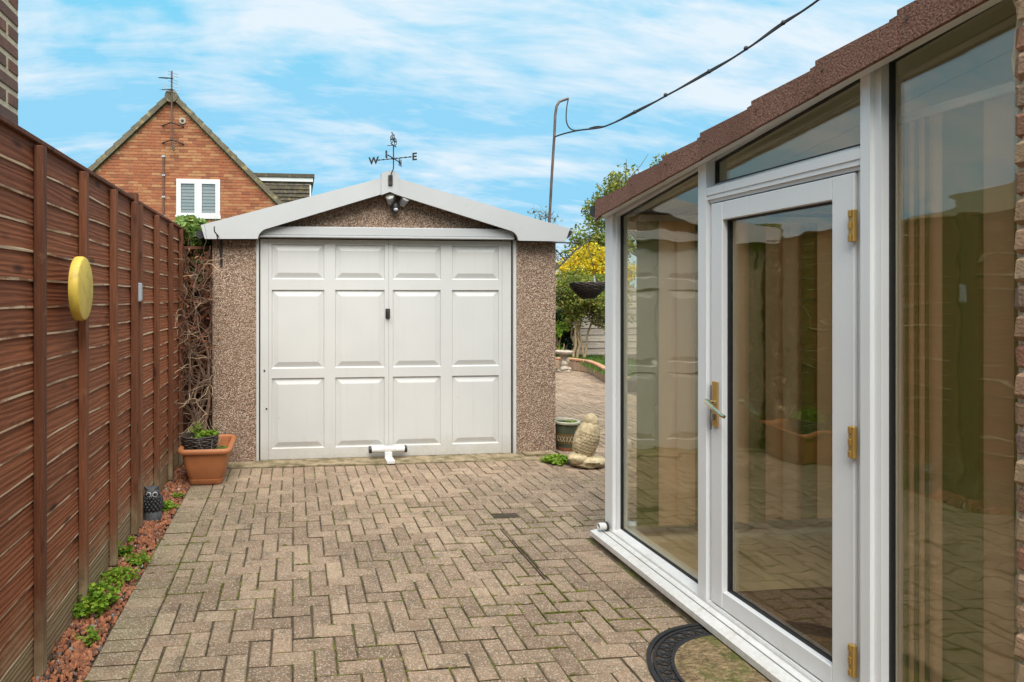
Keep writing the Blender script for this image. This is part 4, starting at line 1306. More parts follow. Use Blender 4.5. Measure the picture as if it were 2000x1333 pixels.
# television aerial on its mast
A = thing('television_aerial', (-3.08,15.38,5.2), 'television aerial mast bracketed to the orange brick gable', 'aerial')
part(lambda b: b.tube([(-3.08,15.36,5.30),(-3.08,15.36,7.17)], .021, 8), 'mast', M['rust'], A, True)
part(lambda b: b.tube([(-3.08,15.36,5.36),(-3.02,15.30,5.15)], .022, 8), 'mast_tail', M['iron'], A, True)
for z in (5.42, 5.86):
    part(lambda b: (b.tube([(-3.34,HY-.02,z-.05),(-3.08,15.34,z),(-2.80,HY-.02,z-.06)], .016, 6)), 'bracket', M['iron'], A, True)
def yagi(zc, dx, dy, dz, n):
    o = Vector((-3.08,15.36,zc))
    d = Vector((dx,dy,dz))
    bm_ = part(lambda b: b.tube([o + d*-.1, o + d], .012, 6), 'boom', M['iron'], A)
    side = Vector((-d.y, d.x, 0)).normalized()
    for i in range(n):
        p = o + d*(.12+.85*i/(n-1)); L = .11 - .004*i
        part(lambda b: b.tube([p-side*L, p+side*L], .0034, 5), 'element', M['iron'], bm_)
yagi(6.98, -.20, -.45, -.15, 9)
yagi(6.70, -.15, -.38, -.14, 7)
def refl(b):
    for k_ in (-.07, 0, .07):
        b.tube([(-3.26,15.34,6.76+k_-.02),(-2.90,15.40,6.72+k_-.02)], .008, 5)
    b.tube([(-3.26,15.34,6.83),(-3.26,15.34,6.66)], .008, 5); b.tube([(-2.90,15.40,6.80),(-2.90,15.40,6.62)], .008, 5)
part(refl, 'reflector', M['greyplastic'], A)
for z, L in ((7.12,.15),(7.05,.16),(6.95,.15),(6.88,.14)):
    part(lambda b: b.tube([(-3.08-L*.6,15.33,z+.03),(-3.08+L,15.40,z-.03)], .0042, 5), 'rod', M['iron'], A)

# bungalow across the fence, seen only in the glass
BG = thing('bungalow', (-12,11,0), 'low bungalow roof with aerials mirrored in the tall right pane', 'house')
part(lambda b: b.box(-16,-9.2,4.5,13.5,-.1,2.45), 'wall', M['tbrick'], BG)
part(lambda b: b.add([(-16.4,4.1,2.4),(-8.9,4.1,2.4),(-8.9,13.9,2.4),(-16.4,13.9,2.4),(-12.6,7.4,4.5),(-12.6,10.6,4.5)], [(0,1,4),(1,2,5,4),(2,3,5),(3,0,4,5),(3,2,1,0)]), 'roof', M['oldtile'], BG)
for y_, h_ in ((8.2,6.0),(10.4,5.6)):
    part(lambda b: (b.tube([(-12.6,y_,4.3),(-12.6,y_,h_)], .02, 6), b.tube([(-12.6,y_-.4,h_),(-12.6,y_+.4,h_)], .012, 5), b.tube([(-12.6,y_-.3,h_-.2),(-12.6,y_+.3,h_-.2)], .012, 5)), 'aerial', M['iron'], BG)

# ------------------------------------------------------------------ half-round door mat
MC = (1.79, 2.055)
t = thing('door_mat', (1.62,2.05,0), 'half-round mossy coir door mat with black rubber scroll border', 'door mat')
mr = .435; ys = .90
def half(r, n=40, a0=90, a1=270, z=0):
    return [(MC[0]+r*math.cos(R(a0+(a1-a0)*i/n)), MC[1]+ys*r*math.sin(R(a0+(a1-a0)*i/n))) for i in range(n+1)]
rng = random.Random(3)
def coir(b):
    b.prism(half(.332), 'z', .004, .013)
coir_o = part(coir, 'coir_pad', M['coir'], t)
def fib(b):
    for _ in range(7000):
        a = R(rng.uniform(92,268)); r = .325*math.sqrt(rng.random())
        p = Vector((MC[0]+r*math.cos(a), MC[1]+ys*r*math.sin(a), .012))
        d = Vector((rng.uniform(-1,1), rng.uniform(-1,1), rng.uniform(.15,.8))).normalized()*rng.uniform(.006,.014)
        w_ = Vector((-d.y, d.x, 0))*.12
        b.add([p-w_, p+w_, p+d], [(0,1,2)])
tag(part(fib, 'coir_fibres', M['coir'], t), kind='stuff')
def rib(b, r0, r1, z1):
    o, i_ = half(r1), half(r0)
    for k_ in range(40):
        b.prism([i_[k_], o[k_], o[k_+1], i_[k_+1]], 'z', .004, z1)
part(lambda b: rib(b,.418,.435,.016), 'outer_rim', M['rubber'], t)
part(lambda b: rib(b,.400,.412,.013), 'middle_rim', M['rubber'], t)
part(lambda b: rib(b,.332,.345,.015), 'inner_rim', M['rubber'], t)
part(lambda b: rib(b,.345,.400,.0055), 'border_web', M['soil'], t)
def scroll(b):
    for k_ in range(19):
        a = 96 + k_*9.3
        for sgn, r, rr in ((1,.372,.022),(-1,.358,.012),(1,.388,.009)):
            pts = []
            for i in range(13):
                q = 2*math.pi*i/12
                ang = R(a + sgn*1.2 + math.cos(q)*rr/.372*57.3*.95)
                rad = r + math.sin(q)*rr*.95
                pts.append((MC[0]+rad*math.cos(ang), MC[1]+ys*rad*math.sin(ang), .009))
            b.tube(pts, .0032, 5, cap=False)
        p0, p1 = R(a-4.6), R(a+4.6)
        b.tube([(MC[0]+(.347+.052*s_)*math.cos(p0+(p1-p0)*s_), MC[1]+ys*(.347+.052*s_)*math.sin(p0+(p1-p0)*s_), .009) for s_ in (0,.25,.5,.75,1)], .0032, 5)
part(scroll, 'scrollwork', M['rubber'], t, True)

# ------------------------------------------------------------------ terracotta trough, basket and climber
t = thing('terracotta_planter', (-.68,4.86,0), 'large square-sided terracotta trough planter beside the garage pier', 'planter')
def rrect(cx, cy, hx, hy, r, n=5):
    o = []
    for sx, sy, a in ((1,1,0),(-1,1,90),(-1,-1,180),(1,-1,270)):
        for i in range(n+1):
            q = R(a+90*i/n)
            o.append((cx+sx*(hx-r)+r*math.cos(q), cy+sy*(hy-r)+r*math.sin(q)))
    return o
def loft(b, secs, cap0=True, cap1=False):
    vs = []; n = None
    for pts, z in secs:
        n = len(pts); vs += [(p[0],p[1],z) for p in pts]
    fs = []
    for i in range(len(secs)-1):
        for j in range(n): fs.append((i*n+j, i*n+(j+1)%n, (i+1)*n+(j+1)%n, (i+1)*n+j))
    if cap0: fs.append(tuple(range(n-1,-1,-1)))
    if cap1: fs.append(tuple((len(secs)-1)*n+j for j in range(n)))
    b.add(vs, fs)
cx, cy = -.685, 4.845
def S(hx, hy, z, r=.045): return (rrect(cx, cy, hx, hy, r), z)
part(lambda b: loft(b, [S(.118,.165,.003),S(.126,.173,.010),S(.134,.180,.045),S(.130,.176,.047),S(.136,.182,.058),S(.158,.208,.150),S(.170,.222,.235),S(.172,.224,.262),S(.165,.216,.264),S(.158,.208,.18)], True, False), 'pot_body', M['terracotta'], t, True)
part(lambda b: loft(b, [S(.172,.224,.255,.05),S(.198,.250,.258,.06),S(.205,.257,.270,.065),S(.204,.256,.286,.065),S(.196,.248,.296,.06),S(.178,.230,.294,.05),S(.166,.218,.286,.045),S(.162,.214,.255,.045)], False, False), 'rim', M['terracotta'], t, True)
part(lambda b: loft(b, [S(.160,.210,.19),S(.160,.210,.205)], True, True), 'soil', M['soil'], t)
def wicker(b, c, rt, rb, h, rng, rows, n=22, th=.0065):
    for i in range(rows):
        f = i/(rows-1); r = rb+(rt-rb)*math.sin(f*math.pi/2); z = c[2]+h*f
        pts = []
        for j in range(n*2+1):
            q = math.pi*j/n
            w_ = .0045*math.cos(j*math.pi/2*1.0 + (i%2)*math.pi) + rng.uniform(-.002,.002)
            pts.append((c[0]+(r+w_)*math.cos(q), c[1]+(r+w_)*math.sin(q), z+rng.uniform(-.003,.003)))
        b.tube(pts, th*rng.uniform(.8,1.15), 5, cap=False)
def wicker_bowl(b, c, rt, rb, h):
    b.lathe([(.01,-.004),(rb*.97,-.002)] + [((rb+(rt-rb)*math.sin(i/8*math.pi/2))-.006, h*i/8) for i in range(9)] + [(rt-.016,h),(rt-.02,h-.03),(.0,h-.035)], c, 24)
wb = thing('wicker_basket', (-.745,4.80,.21), 'dark wicker basket with sprouting greenery standing in the terracotta trough', 'basket')
rng = random.Random(31)
part(lambda b: wicker(b, (-.745,4.80,.215), .140, .100, .150, rng, 11), 'woven_cane', M['wicker'], wb, True)
part(lambda b: wicker_bowl(b, (-.745,4.80,.215), .138, .098, .150), 'liner', M['soil'], wb, True)
part(lambda b: b.tube([(-.735,4.662,.362),(-.725,4.66,.32),(-.70,4.665,.265),(-.665,4.672,.245),(-.64,4.68,.262),(-.635,4.70,.34)], .0042, 6), 'chain', M['steel'], wb, True)
# seedlings in the basket and the trough
def sprout(b, c, n, h, spread, size, rng, m=0):
    c = Vector(c)
    for _ in range(n):
        a = rng.uniform(0,6.28); d = Vector((math.cos(a), math.sin(a), 0))*spread*math.sqrt(rng.random())
        tip = c + d + Vector((0,0,h*rng.uniform(.3,1)*(1-.5*d.length/max(spread,1e-6))))
        b.tube([c + d*.4, tip], .0012, 4, 1)
        for _k in range(4):
            leaf(b, tip + Vector((rng.gauss(0,1),rng.gauss(0,1),rng.gauss(0,.4)))*size*.5, size, rng, 0, 2.2, .85)
rng = random.Random(41)
pl = thing('seedling', (-.70,4.80,.36), 'bright green seedlings sprouting from the wicker basket in the trough', 'plant')
part(lambda b: (sprout(b, (-.70,4.79,.345), 46, .075, .085, .030, rng), sprout(b, (-.78,4.83,.36), 22, .13, .04, .022, rng)), 'leaves', [M['weedleaf'], M['palebark']], pl)
pl = thing('seedling', (-.59,4.78,.205), 'small green weeds growing low inside the terracotta trough', 'plant')
part(lambda b: sprout(b, (-.595,4.80,.205), 40, .07, .075, .022, rng), 'leaves', [M['weedleaf'], M['palebark']], pl)
# trellis
tr = thing('trellis', (-.86,5.42,0), 'dark brown diamond trellis panel between fence and garage', 'trellis')
for x in (-1.0+.03, -.735):
    part(lambda b: b.box(x-.014,x+.014,5.40,5.425,.02,1.885), 'upright', M['trellis'], tr)
part(lambda b: b.box(-.985,-.72,5.3985,5.428,1.8855,1.91), 'top_rail', M['trellis'], tr)
for k_ in range(13):
    z0 = -.1 + k_*.155
    for sgn in (-1, 1):
        ya_ = 5.426 if sgn > 0 else 5.434
        xa, xb = -.955, -.750
        za, zb = (z0, z0+.205) if sgn > 0 else (z0+.205, z0)
        if max(za,zb) > 1.88 or min(za,zb) < .02: continue
        part(lambda b: b.prism([(xa,za-.020),(xb,zb-.020),(xb,zb+.020),(xa,za+.020)], 'y', ya_, ya_+.007), 'lath', M['trellis'], tr)
# climber
rng = random.Random(52)
vn = thing('climbing_vine', (-.80,5.12,.2), 'leafless tangled climbing vine growing up the trellis beside the garage', 'vine')
def walk(b, p, d, n, step, r0, r1, rng, jit=.35, grav=0, lim=None):
    p = Vector(p); d = Vector(d).normalized(); pts = [p.copy()]
    for i in range(n):
        d = (d + Vector((rng.gauss(0,jit), rng.gauss(0,jit*.6), rng.gauss(0,jit) + grav))).normalized()
        p = p + d*step
        if lim:
            p.x = min(max(p.x, lim[0]), lim[1]); p.y = min(max(p.y, lim[2]), lim[3])
        pts.append(p.copy())
    b.tube(pts, [r0+(r1-r0)*i/n for i in range(n+1)], 5)
    return pts
lim = (-.955,-.735,5.20,5.39)
anchors = []
for i in range(6):
    def stem(b, i=i):
        anchors.extend(walk(b, (-.80+rng.uniform(-.04,.05),5.10+rng.uniform(-.03,.06),.21), (.02*(i-2),.22,1), 27, .062, .012, .004, rng, .20, .09, lim))
    part(stem, 'stem', M['twig'], vn, True)
def twigs(b):
    hi = [a for a in anchors if a.z > .35]
    for _ in range(210):
        a = rng.choice(hi)
        walk(b, a, (rng.gauss(-.2,1), rng.gauss(-.5,.5), rng.gauss(.2,.8)), rng.randrange(6,15), .034, .0030, .0010, rng, .24, rng.choice((-.10,.02,.05)), (-.99,-.70,5.05,5.40))
tag(part(twigs, 'twigs', M['twig'], vn, True), kind='stuff')
def ptw(b):
    hi = [a for a in anchors if a.z > .3]
    for _ in range(46):
        a = rng.choice(hi)
        walk(b, a, (rng.gauss(-.4,.9), rng.gauss(-.9,.4), rng.gauss(.0,.5)), rng.randrange(6,13), .028, .0036, .0014, rng, .26, -.03, (-.985,-.60,4.90,5.40))
tag(part(ptw, 'pale_twigs', M['paletwig'], vn, True), kind='stuff')
def rl(b):
    for _ in range(330):
        a = rng.choice([q for q in anchors if q.z > .9]); leaf(b, a + Vector((rng.gauss(0,.07), rng.gauss(-.04,.03), rng.gauss(0,.08))), .036, rng)
part(rl, 'dry_leaves', M['redleaf'], vn)
part(lambda b: [walk(b, (-.60+rng.uniform(-.02,.02),4.93,.21), (rng.uniform(-.1,.05),0,1), 9, .03, .0022, .0012, rng, .10, .03) for _ in range(5)], 'straw_stalks', M['paletwig'], vn, True)
part(lambda b: b.tube(smooth_path([Vector(p) for p in ((-.64,4.95,.33),(-.62,4.88,.40),(-.56,4.82,.375),(-.50,4.78,.372),(-.45,4.75,.358))]), .0028, 6), 'loose_twig', M['twig'], vn, True)
# ivy on top of the fence end
rng = random.Random(61)
iv = thing('ivy', (-.98,5.85,1.6), 'bright green ivy spilling over the fence end behind the trellis', 'ivy')
def ivy(b):
    cloud(b, (-.95,5.60,2.06), (.19,.16,.15), 1100, .07, rng, 0, .5, .85, .8)
    cloud(b, (-.84,5.52,1.99), (.12,.09,.11), 480, .062, rng, 0, .5, .85, .8)
    cloud(b, (-.90,5.56,1.70), (.10,.08,.22), 220, .05, rng, 0, .6, .85, .8)
part(ivy, 'leaves', M['ivyleaf'], iv)
part(lambda b: [walk(b, (-.95+rng.uniform(-.1,.1),5.75,1.2), (rng.uniform(-.2,.2),.1,1), 16, .05, .007, .002, rng, .2, .05) for _ in range(9)], 'stems', M['bark'], iv, True)
part(lambda b: [walk(b, (-.80,5.7,2.0), (rng.uniform(.0,.3),-.1,1), 9, .035, .002, .001, rng, .16, .04) for _ in range(3)], 'runners', M['paletwig'], iv, True)

# ------------------------------------------------------------------ owl figurine
t = thing('owl_figurine', (-.925,4.0,0), 'black painted owl figurine on the red gravel by the fence', 'figurine')
oc = Vector((-.925,4.0,-.005))
part(lambda b: b.lathe([(.052,0),(.060,.008),(.061,.03),(.055,.062),(.048,.072)], oc, 24), 'pedestal', M['owlgrey'], t, True)
part(lambda b: b.lathe([(.044,.068),(.056,.085),(.060,.105),(.058,.130),(.050,.150),(.040,.162)], oc, 24, 0, sx=1, sy=.92), 'body', M['owl'], t, True)
hd_ = part(lambda b: (b.blob(oc+Vector((0,0,.186)), (.047,.043,.038), 20, 12, amp=.06), b.add([oc+Vector(v) for v in ((-.046,-.012,.196),(-.018,-.034,.208),(-.022,.006,.214),(-.050,-.020,.232))], [(0,1,3),(1,2,3),(2,0,3)]), b.add([oc+Vector(v) for v in ((.046,-.012,.196),(.018,-.034,.208),(.022,.006,.214),(.050,-.020,.232))], [(1,0,3),(2,1,3),(0,2,3)])), 'head', M['owlgrey'], t, True)
for sx in (-1, 1):
    c_ = oc + Vector((sx*.019+.006, -.040, .180))
    d_ = part(lambda b: b.lathe([(.017,0),(.0165,.004),(.012,.005),(.010,.002)], c_, 18, 0, Euler((R(82),0,R(sx*16))).to_matrix()), 'eye_disc', M['owlwhite'], t, True)
    part(lambda b: b.blob(c_+Vector((sx*.001,-.004,0)), (.0125,.006,.0125), 12, 8), 'eye', M['owl'], d_, True)
part(lambda b: b.lathe([(.008,0),(.0055,.010),(.0005,.020)], oc+Vector((.006,-.045,.174)), 10, 0, Euler((R(120),0,0)).to_matrix()), 'beak', M['owlgrey'], t, True)
def feath(b):
    for r_ in range(5):
        z = .082+r_*.017; rr = (.058,.061,.060,.056,.050)[r_]
        for k_ in range(15):
            q = 2*math.pi*(k_+(r_%2)*.5)/15
            b.blob(oc+Vector((rr*math.cos(q), rr*.93*math.sin(q), z)), (.0115,.0115,.013), 7, 5)
part(feath, 'feathers', M['owl'], t, True)
for sx in (-1, 1):
    part(lambda b: b.blob(oc+Vector((sx*.056,.004,.112)), (.012,.034,.046), 12, 9), 'wing', M['owl'], t, True)

# ------------------------------------------------------------------ weeds along the gravel strip
WD = [((-.885,2.13,0),90,.07,.085,.026,'leafy green weed in the gravel at the bottom left corner'),
      ((-.93,2.86,0),260,.13,.105,.032,'largest green weed clump in the gravel beside the fence'),
      ((-.90,3.14,0),160,.07,.10,.024,'low green weeds spreading over the gravel past the largest clump'),
      ((-.845,3.36,0),110,.05,.07,.022,'thin green weeds at the paving edge in the gravel'),
      ((-.95,3.42,0),30,.11,.035,.040,'single dock-leaved weed against the fence foot'),
      ((-.865,4.16,0),90,.075,.06,.026,'yellow-green weed just behind the owl figurine'),
      ((-.84,4.42,0),40,.05,.04,.020,'small weed in the gravel before the terracotta trough'),
      ((-.86,2.62,0),46,.05,.05,.022,'tiny weed at the gravel edge nearest the camera'),
      ((-.955,3.62,0),36,.05,.03,.018,'tiny weed sprig at the foot of the fence post'),
      ((2.31,4.99,0),220,.075,.11,.034,'green ivy-like weed trailing beside the stone bird statue'),
      ((2.22,5.02,0),70,.04,.06,.020,'dark low weed on the threshold corner below the right pier')]
rng = random.Random(71)
for c_, n, h, spd, sz, lab in WD:
    n = int(n*.52); sz *= .80
    o = thing('weed', c_, lab, 'weed', 'weeds growing in gravel and joints')
    part(lambda b: sprout(b, c_, n, h, spd, sz, rng), 'leaves', [M['weedleaf'], M['weedleaf']], o)
def tuft(b):
    for _ in range(7000):
        q = rng.choice(pavers[:560]); sx, sy = rng.choice(((1,0),(-1,0),(0,1),(0,-1)))
        x = q[0]+sx*q[2]/2+(rng.uniform(-.5,.5)*q[2] if not sx else 0); y = q[1]+sy*q[3]/2+(rng.uniform(-.5,.5)*q[3] if not sy else 0)
        if noise.noise(Vector((x*2.1, y*2.1, 4.0))) + .5*noise.noise(Vector((x*9, y*9, 1.0))) < .06: continue
        b.blob((x,y,-.0055), (rng.uniform(.006,.016) if not sx else .0044, rng.uniform(.006,.016) if sx else .0044, .0075), 6, 4)
tag(part(tuft, 'joint_moss', M['moss'], paving, True), kind='stuff')

# ------------------------------------------------------------------ right of the garage: statue, pot, basket, garden
# stone bird, seen from behind
t = thing('stone_bird_statue', (2.49,4.86,0), 'yellowed stone bird statue perched on a rock beside the garage', 'statue')
rng = random.Random(81)
part(lambda b: (b.blob((2.52,4.86,.045), (.155,.12,.058), 20, 12, amp=.25, fr=2.2, seed=2), b.blob((2.42,4.84,.075), (.085,.08,.05), 16, 10, amp=.2, seed=5)), 'rock_base', M['stone'], t, True)
rt = Euler((R(6), R(16), 0)).to_matrix()
bc = Vector((2.505,4.87,.225))
part(lambda b: (b.blob(bc, (.104,.092,.185), 22, 14, 0, rt, .05), b.blob((2.537,4.868,.318), (.080,.076,.095), 20, 12, 0, rt, .05), b.blob(bc+Vector((-.075,-.01,-.135)), (.075,.045,.030), 16, 10, 0, Euler((0,R(-28),0)).to_matrix())), 'body', M['stone'], t, True)
part(lambda b: (b.blob((2.545,4.865,.378), (.066,.064,.074), 18, 12, amp=.05), b.lathe([(.014,0),(.008,.02),(.001,.036)], (2.575,4.915,.385), 8, 0, Euler((R(-80),0,0)).to_matrix())), 'head', M['stone'], t, True)
def fe(b):
    for r_ in range(9):
        z = -.125 + r_*.024
        for k_ in range(9):
            a = R(270 + (k_-4+(r_%2)*.5)*17)
            rr = math.sqrt(max(0, 1-(z/.185)**2))
            p = Vector((.103*rr*math.cos(a), .0915*rr*math.sin(a), z))
            nn = Euler((R(70),0,a-R(270))).to_matrix()
            b.blob(bc + rt @ p, (.017,.0042,.017), 9, 6, 0, rt @ Matrix.Rotation(a-R(270),3,'Z'))
part(fe, 'feathers', M['stone'], t, True)
# glazed pot
t = thing('glazed_pot', (2.585,5.42,0), 'green and ochre glazed flower pot behind the right garage pier', 'flower pot')
pc = (2.585,5.42,0)
part(lambda b: b.lathe([(.075,.0),(.080,.004),(.086,.032)], pc, 28, 0), 'foot', M['potred'], t, True)
part(lambda b: b.lathe([(.0862,.0325),(.092,.07)], pc, 28, 0, close=False), 'lower_band', M['potgreen'], t, True)
pb_ = part(lambda b: b.lathe([(.0922,.0705),(.108,.165)], pc, 28, 0, close=False), 'ochre_band', M['potbrown'], t, True)
part(lambda b: b.lathe([(.1082,.1655),(.114,.22),(.116,.262),(.104,.262),(.100,.235),(.0,.232)], pc, 28, 0, close=False), 'pot_body', M['potgreen'], t, True)
part(lambda b: b.lathe([(.112,.252),(.130,.256),(.134,.266),(.132,.276),(.120,.280),(.106,.274),(.103,.256)], pc, 28, 0, close=False), 'rim', M['potrim'], t, True)
def mot(b):
    for k_ in range(9):
        a = R(200 + k_*17)
        for da, dz in ((.10,.026),(-.10,.026)):
            b.tube([(pc[0]+.1035*math.cos(a-da), pc[1]+.1035*math.sin(a-da), .118-dz), (pc[0]+.1035*math.cos(a), pc[1]+.1035*math.sin(a), .118), (pc[0]+.1045*math.cos(a+da), pc[1]+.1045*math.sin(a+da), .118+dz)], .0022, 5)
part(mot, 'motif', M['potrim'], pb_, True)
o = thing('weed', (2.63,5.40,.235), 'small weed growing at the rim of the glazed pot', 'weed', 'weeds growing in gravel and joints')
part(lambda b: sprout(b, (2.64,5.38,.235), 26, .06, .06, .022, rng), 'leaves', [M['weedleaf'], M['weedleaf']], o)
# scrolled bracket and hanging basket on the side wall
t = thing('hanging_bracket', (2.433,5.75,1.70), 'scrolled black iron bracket on the garage side holding the hanging basket', 'bracket', 'iron basket brackets on the garage')
part(lambda b: b.box(2.4335,2.442,5.735,5.765,1.68,2.04), 'back_plate', M['iron'], t)
part(lambda b: b.tube([(2.44,5.75,2.015),(2.72,5.76,2.01),(2.90,5.77,2.01)], .0075, 8), 'arm', M['iron'], t, True)
part(lambda b: b.tube([(2.44,5.75,1.62),(2.66,5.76,1.75),(2.85,5.77,1.93),(3.0,5.78,2.03),(3.02,5.78,2.06),(3.005,5.78,2.085),(2.98,5.78,2.07)], .008, 8), 'brace', M['iron'], t, True)
def scr(b, c, r, a0, a1):
    b.tube([(c[0]+r*(1-.45*i/14)*math.cos(R(a0+(a1-a0)*i/14)), c[1], c[2]+r*(1-.45*i/14)*math.sin(R(a0+(a1-a0)*i/14))) for i in range(15)], .0055, 6)
part(lambda b: (b.tube([(2.55,5.755,2.01),(2.68,5.76,1.90),(2.74,5.76,1.83)], .0055, 6), scr(b, (2.79,5.765,1.90), .05, 250, -60), scr(b, (2.52,5.755,1.95), .045, 180, 480)), 'scroll', M['iron'], t, True)
hb = thing('hanging_basket', (3.0,5.8,1.43), 'dark wicker hanging basket on chains beside the garage', 'hanging basket')
rng = random.Random(91)
HC = (3.005,5.80,1.445)
part(lambda b: wicker(b, HC, .178, .060, .160, rng, 14, 24, .0062), 'woven_cane', M['wicker'], hb, True)
part(lambda b: wicker_bowl(b, HC, .176, .058, .160), 'liner', M['soil'], hb, True)
for k_ in range(3):
    q = R(30+120*k_)
    part(lambda b: b.tube([(HC[0]+.17*math.cos(q), HC[1]+.17*math.sin(q), 1.605), (HC[0], HC[1], 1.985)], .0024, 5), 'chain', M['iron'], hb)
part(lambda b: b.tube([(HC[0],HC[1],1.975),(HC[0]+.012,HC[1],1.99),(HC[0]+.005,HC[1]-.015,2.03)], .004, 6), 'hook', M['iron'], hb, True)
part(lambda b: b.bevbox(3.03,3.05,5.73,5.735,1.58,1.67,.001), 'plant_label', M['greyplastic'], hb)
# bird bath
t = thing('bird_bath', (5.20,11.0,0), 'small stone bird bath with figured stem by the raised bed', 'bird bath')
bc2 = (5.20,10.98,0)
part(lambda b: (b.lathe([(.13,0),(.135,.03),(.12,.05)], bc2, 20), b.blob((5.17,10.90,.07), (.08,.06,.06), 12, 9, amp=.3), b.blob((5.26,10.93,.06), (.06,.06,.05), 12, 9, amp=.3)), 'base', M['greystone'], t, True)
part(lambda b: (b.lathe([(.085,.05),(.075,.12),(.060,.2),(.062,.27),(.085,.33)], bc2, 18), b.blob((5.17,10.91,.16), (.06,.05,.07), 12, 9, amp=.35), b.blob((5.23,10.91,.22), (.045,.04,.06), 12, 9, amp=.35)), 'stem', M['greystone'], t, True)
part(lambda b: b.lathe([(.08,.33),(.15,.35),(.172,.375),(.175,.405),(.160,.415),(.13,.395),(.0,.385)], bc2, 26), 'bowl', M['greystone'], t, True)
# raised bed
RB = thing('raised_bed', (6.5,11.0,0), 'curved raised bed edged with pale upright bricks and grass on top', 'raised bed')
ctrl = [Vector(p) for p in ((3.4,11.62,0),(4.3,11.60,0),(4.9,11.55,0),(5.25,11.48,0),(5.47,11.32,0),(5.60,11.0,0),(5.62,10.75,0),(5.52,10.3,0),(5.36,9.75,0),(5.2,9.2,0),(5.05,8.6,0))]
path = smooth_path(ctrl, 8)
inner = [(p.x+.02, p.y+.02) for p in path]
part(lambda b: b.prism([(8.9,8.6),(8.9,12.58),(3.4,12.58)] + inner, 'z', -.08, .165), 'earth', M['soil'], RB)
d_acc = 0; last = path[0]; rng = random.Random(101)
bme = brick_mesh(.096, .09, .185, M['bedbrick'], .002, 1); cme = brick_mesh(.215, .11, .05, M['capbrick'], .002, 2)
acc = 0; cacc = 0
for a, b2_ in zip(path, path[1:]):
    seg = (b2_-a).length; s_ = 0
    dr = (b2_-a).normalized(); an = math.atan2(dr.y, dr.x)
    while acc <= seg:
        p = a + dr*acc
        inst('brick', bme, RB, (p.x, p.y, .0925+rng.uniform(-.004,.004)), (rng.uniform(-.02,.02), 0, an)); acc += .1
    acc -= seg
    while cacc <= seg:
        p = a + dr*cacc
        inst('cap_brick', cme, RB, (p.x, p.y, .213+rng.uniform(-.003,.003)), (0, 0, an)); cacc += .222
    cacc -= seg
def gr(b):
    for _ in range(9000):
        i = rng.randrange(len(path)); p = path[i]
        x = p.x + .04 + rng.random()**1.5*1.2; y = p.y + .04 + rng.random()*.9 - (.9 if rng.random() < .4 else 0)*0
        if y > 12.5: continue
        h = rng.uniform(.03,.10); d = Vector((rng.uniform(-.5,.5), rng.uniform(-.5,.5), 1)).normalized()*h
        w_ = Vector((rng.uniform(-1,1), rng.uniform(-1,1), 0)).normalized()*.006
        o_ = Vector((x,y,.16)); b.add([o_-w_, o_+w_, o_+d], [(0,1,2)])
tag(part(gr, 'grass', M['grass'], RB), kind='stuff')
# weathered fence behind the bed
gf = thing('garden_fence', (6.2,12.65,0), 'weathered grey horizontal board fence behind the raised bed', 'fence')
for i in range(11):
    part(lambda b: b.prism([(12.655,i*.15+.01),(12.64-.012,i*.15+.01),(12.645,i*.15+.165),(12.655,i*.15+.165)], 'x', 3.2, 8.9), 'board', M['greywood'], gf)
for x in (3.3,5.15,6.95,8.8):
    part(lambda b: b.box(x-.045,x+.045,12.656,12.75,-.05,1.75), 'post', M['greywood'], gf)
# shrubs and trees
def clumps(c, r, n, cr, seed, flat=1.0):
    rg = random.Random(seed); o = []
    for _ in range(n):
        d = Vector((rg.gauss(0,1), rg.gauss(0,1), rg.gauss(0,1))).normalized()*rg.random()**.4
        o.append(((c[0]+d.x*r[0], c[1]+d.y*r[1], c[2]+d.z*r[2]), tuple(cr*rg.uniform(.7,1.3)*f for f in (1,1,flat)), 1))
    return o
tree('shrub', 'tall green shrub with bare pale stems growing in the raised bed', 'shrub', (5.86,11.75,.16), (5.82,11.72,1.05), .028, clumps((5.88,11.6,1.42), (.72,.5,.50), 36, .25, 1), .07, 230, M['shrubleaf'], M['palebark'], 111, 'shrubs of the back garden', .5, .5, 6)
tree('golden_shrub', 'bright yellow-leaved shrub beyond the hanging basket', 'shrub', (7.15,13.4,0), (7.15,13.4,1.4), .04, clumps((7.0,13.2,1.98), (.95,.5,.68), 40, .27, 2), .075, 240, M['yellowleaf'], M['bark'], 112, 'shrubs of the back garden', .6, .5)
tree('variegated_shrub', 'cream-edged variegated shrub at the conservatory corner below the basket', 'shrub', (6.55,11.6,.16), (6.45,11.5,.8), .03, clumps((6.35,11.35,1.25), (.30,.3,.48), 14, .19, 3), .07, 150, M['varleaf'], M['palebark'], 113, 'shrubs of the back garden', .55, .5, 2)
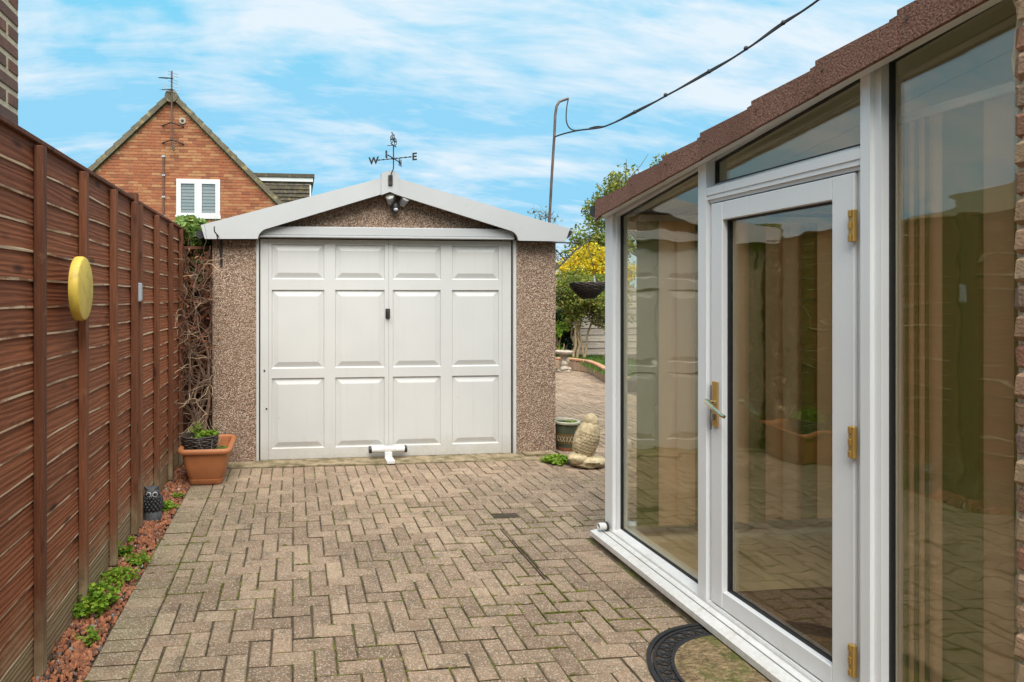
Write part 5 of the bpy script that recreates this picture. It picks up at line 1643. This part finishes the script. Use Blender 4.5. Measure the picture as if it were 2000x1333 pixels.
tree('ivy_bush', 'dark glossy ivy bush hugging the weathered fence by the bird bath', 'shrub', (5.85,12.35,.16), (5.85,12.4,.6), .03, clumps((5.80,12.35,.80), (.38,.16,.55), 15, .20, 4), .07, 190, M['darkleaf'], M['bark'], 114, 'shrubs of the back garden', .8, .5, 2)
tree('low_shrub', 'small fresh green shrub behind the bird bath bowl', 'shrub', (5.50,11.85,.16), (5.50,11.85,.4), .02, clumps((5.48,11.8,.62), (.16,.2,.30), 8, .12, 5), .07, 60, M['weedleaf'], M['palebark'], 115, 'shrubs of the back garden', .6, .5, 2)
tree('tree', 'leafy green tree rising behind the conservatory roof', 'tree', (11.2,17.5,0), (11.0,17.4,2.8), .16, clumps((11.5,17.3,4.05), (2.4,1.6,1.6), 46, .50, 6), .12, 330, M['treeleaf'], M['bark'], 116, 'trees beyond the garden', .55, .42)
tree('tree', 'smaller yellow-green tree just right of the garage gutter', 'tree', (9.0,17.2,0), (9.0,17.1,1.8), .10, clumps((9.25,17.0,2.9), (.9,.9,1.15), 24, .40, 7), .11, 260, M['shrubleaf'], M['bark'], 117, 'trees beyond the garden', .55, .42)
tree('tree', 'thin half-bare tree showing above the garage right eave', 'tree', (7.55,18.0,0), (7.7,18.0,2.6), .05, clumps((7.75,18.0,3.65), (.55,.4,.75), 16, .26, 8), .075, 34, M['bareleaf'], M['bark'], 118, 'trees beyond the garden', .5, .7)
tree('hedge_tree', 'dull green bushy tree behind the scrolled bracket', 'tree', (8.2,20,0), (8.2,20,1.4), .10, clumps((8.2,20,2.45), (1.5,.8,.9), 22, .42, 9), .10, 200, M['bareleaf'], M['bark'], 119, 'trees beyond the garden', .5, .5)
# pale shed beyond
t = thing('garden_shed', (6.3,14.4,0), 'white fascia and dark roof of an outbuilding behind the shrubs', 'shed')
part(lambda b: b.box(4.4,6.72,14.3,16.2,0,2.02), 'wall', M['white'], t)
part(lambda b: b.box(4.3,6.80,14.18,16.3,2.16,2.32), 'roof', M['darktile'], t)
part(lambda b: b.box(4.3,6.78,14.2,16.25,2.03,2.155), 'fascia', M['white'], t)
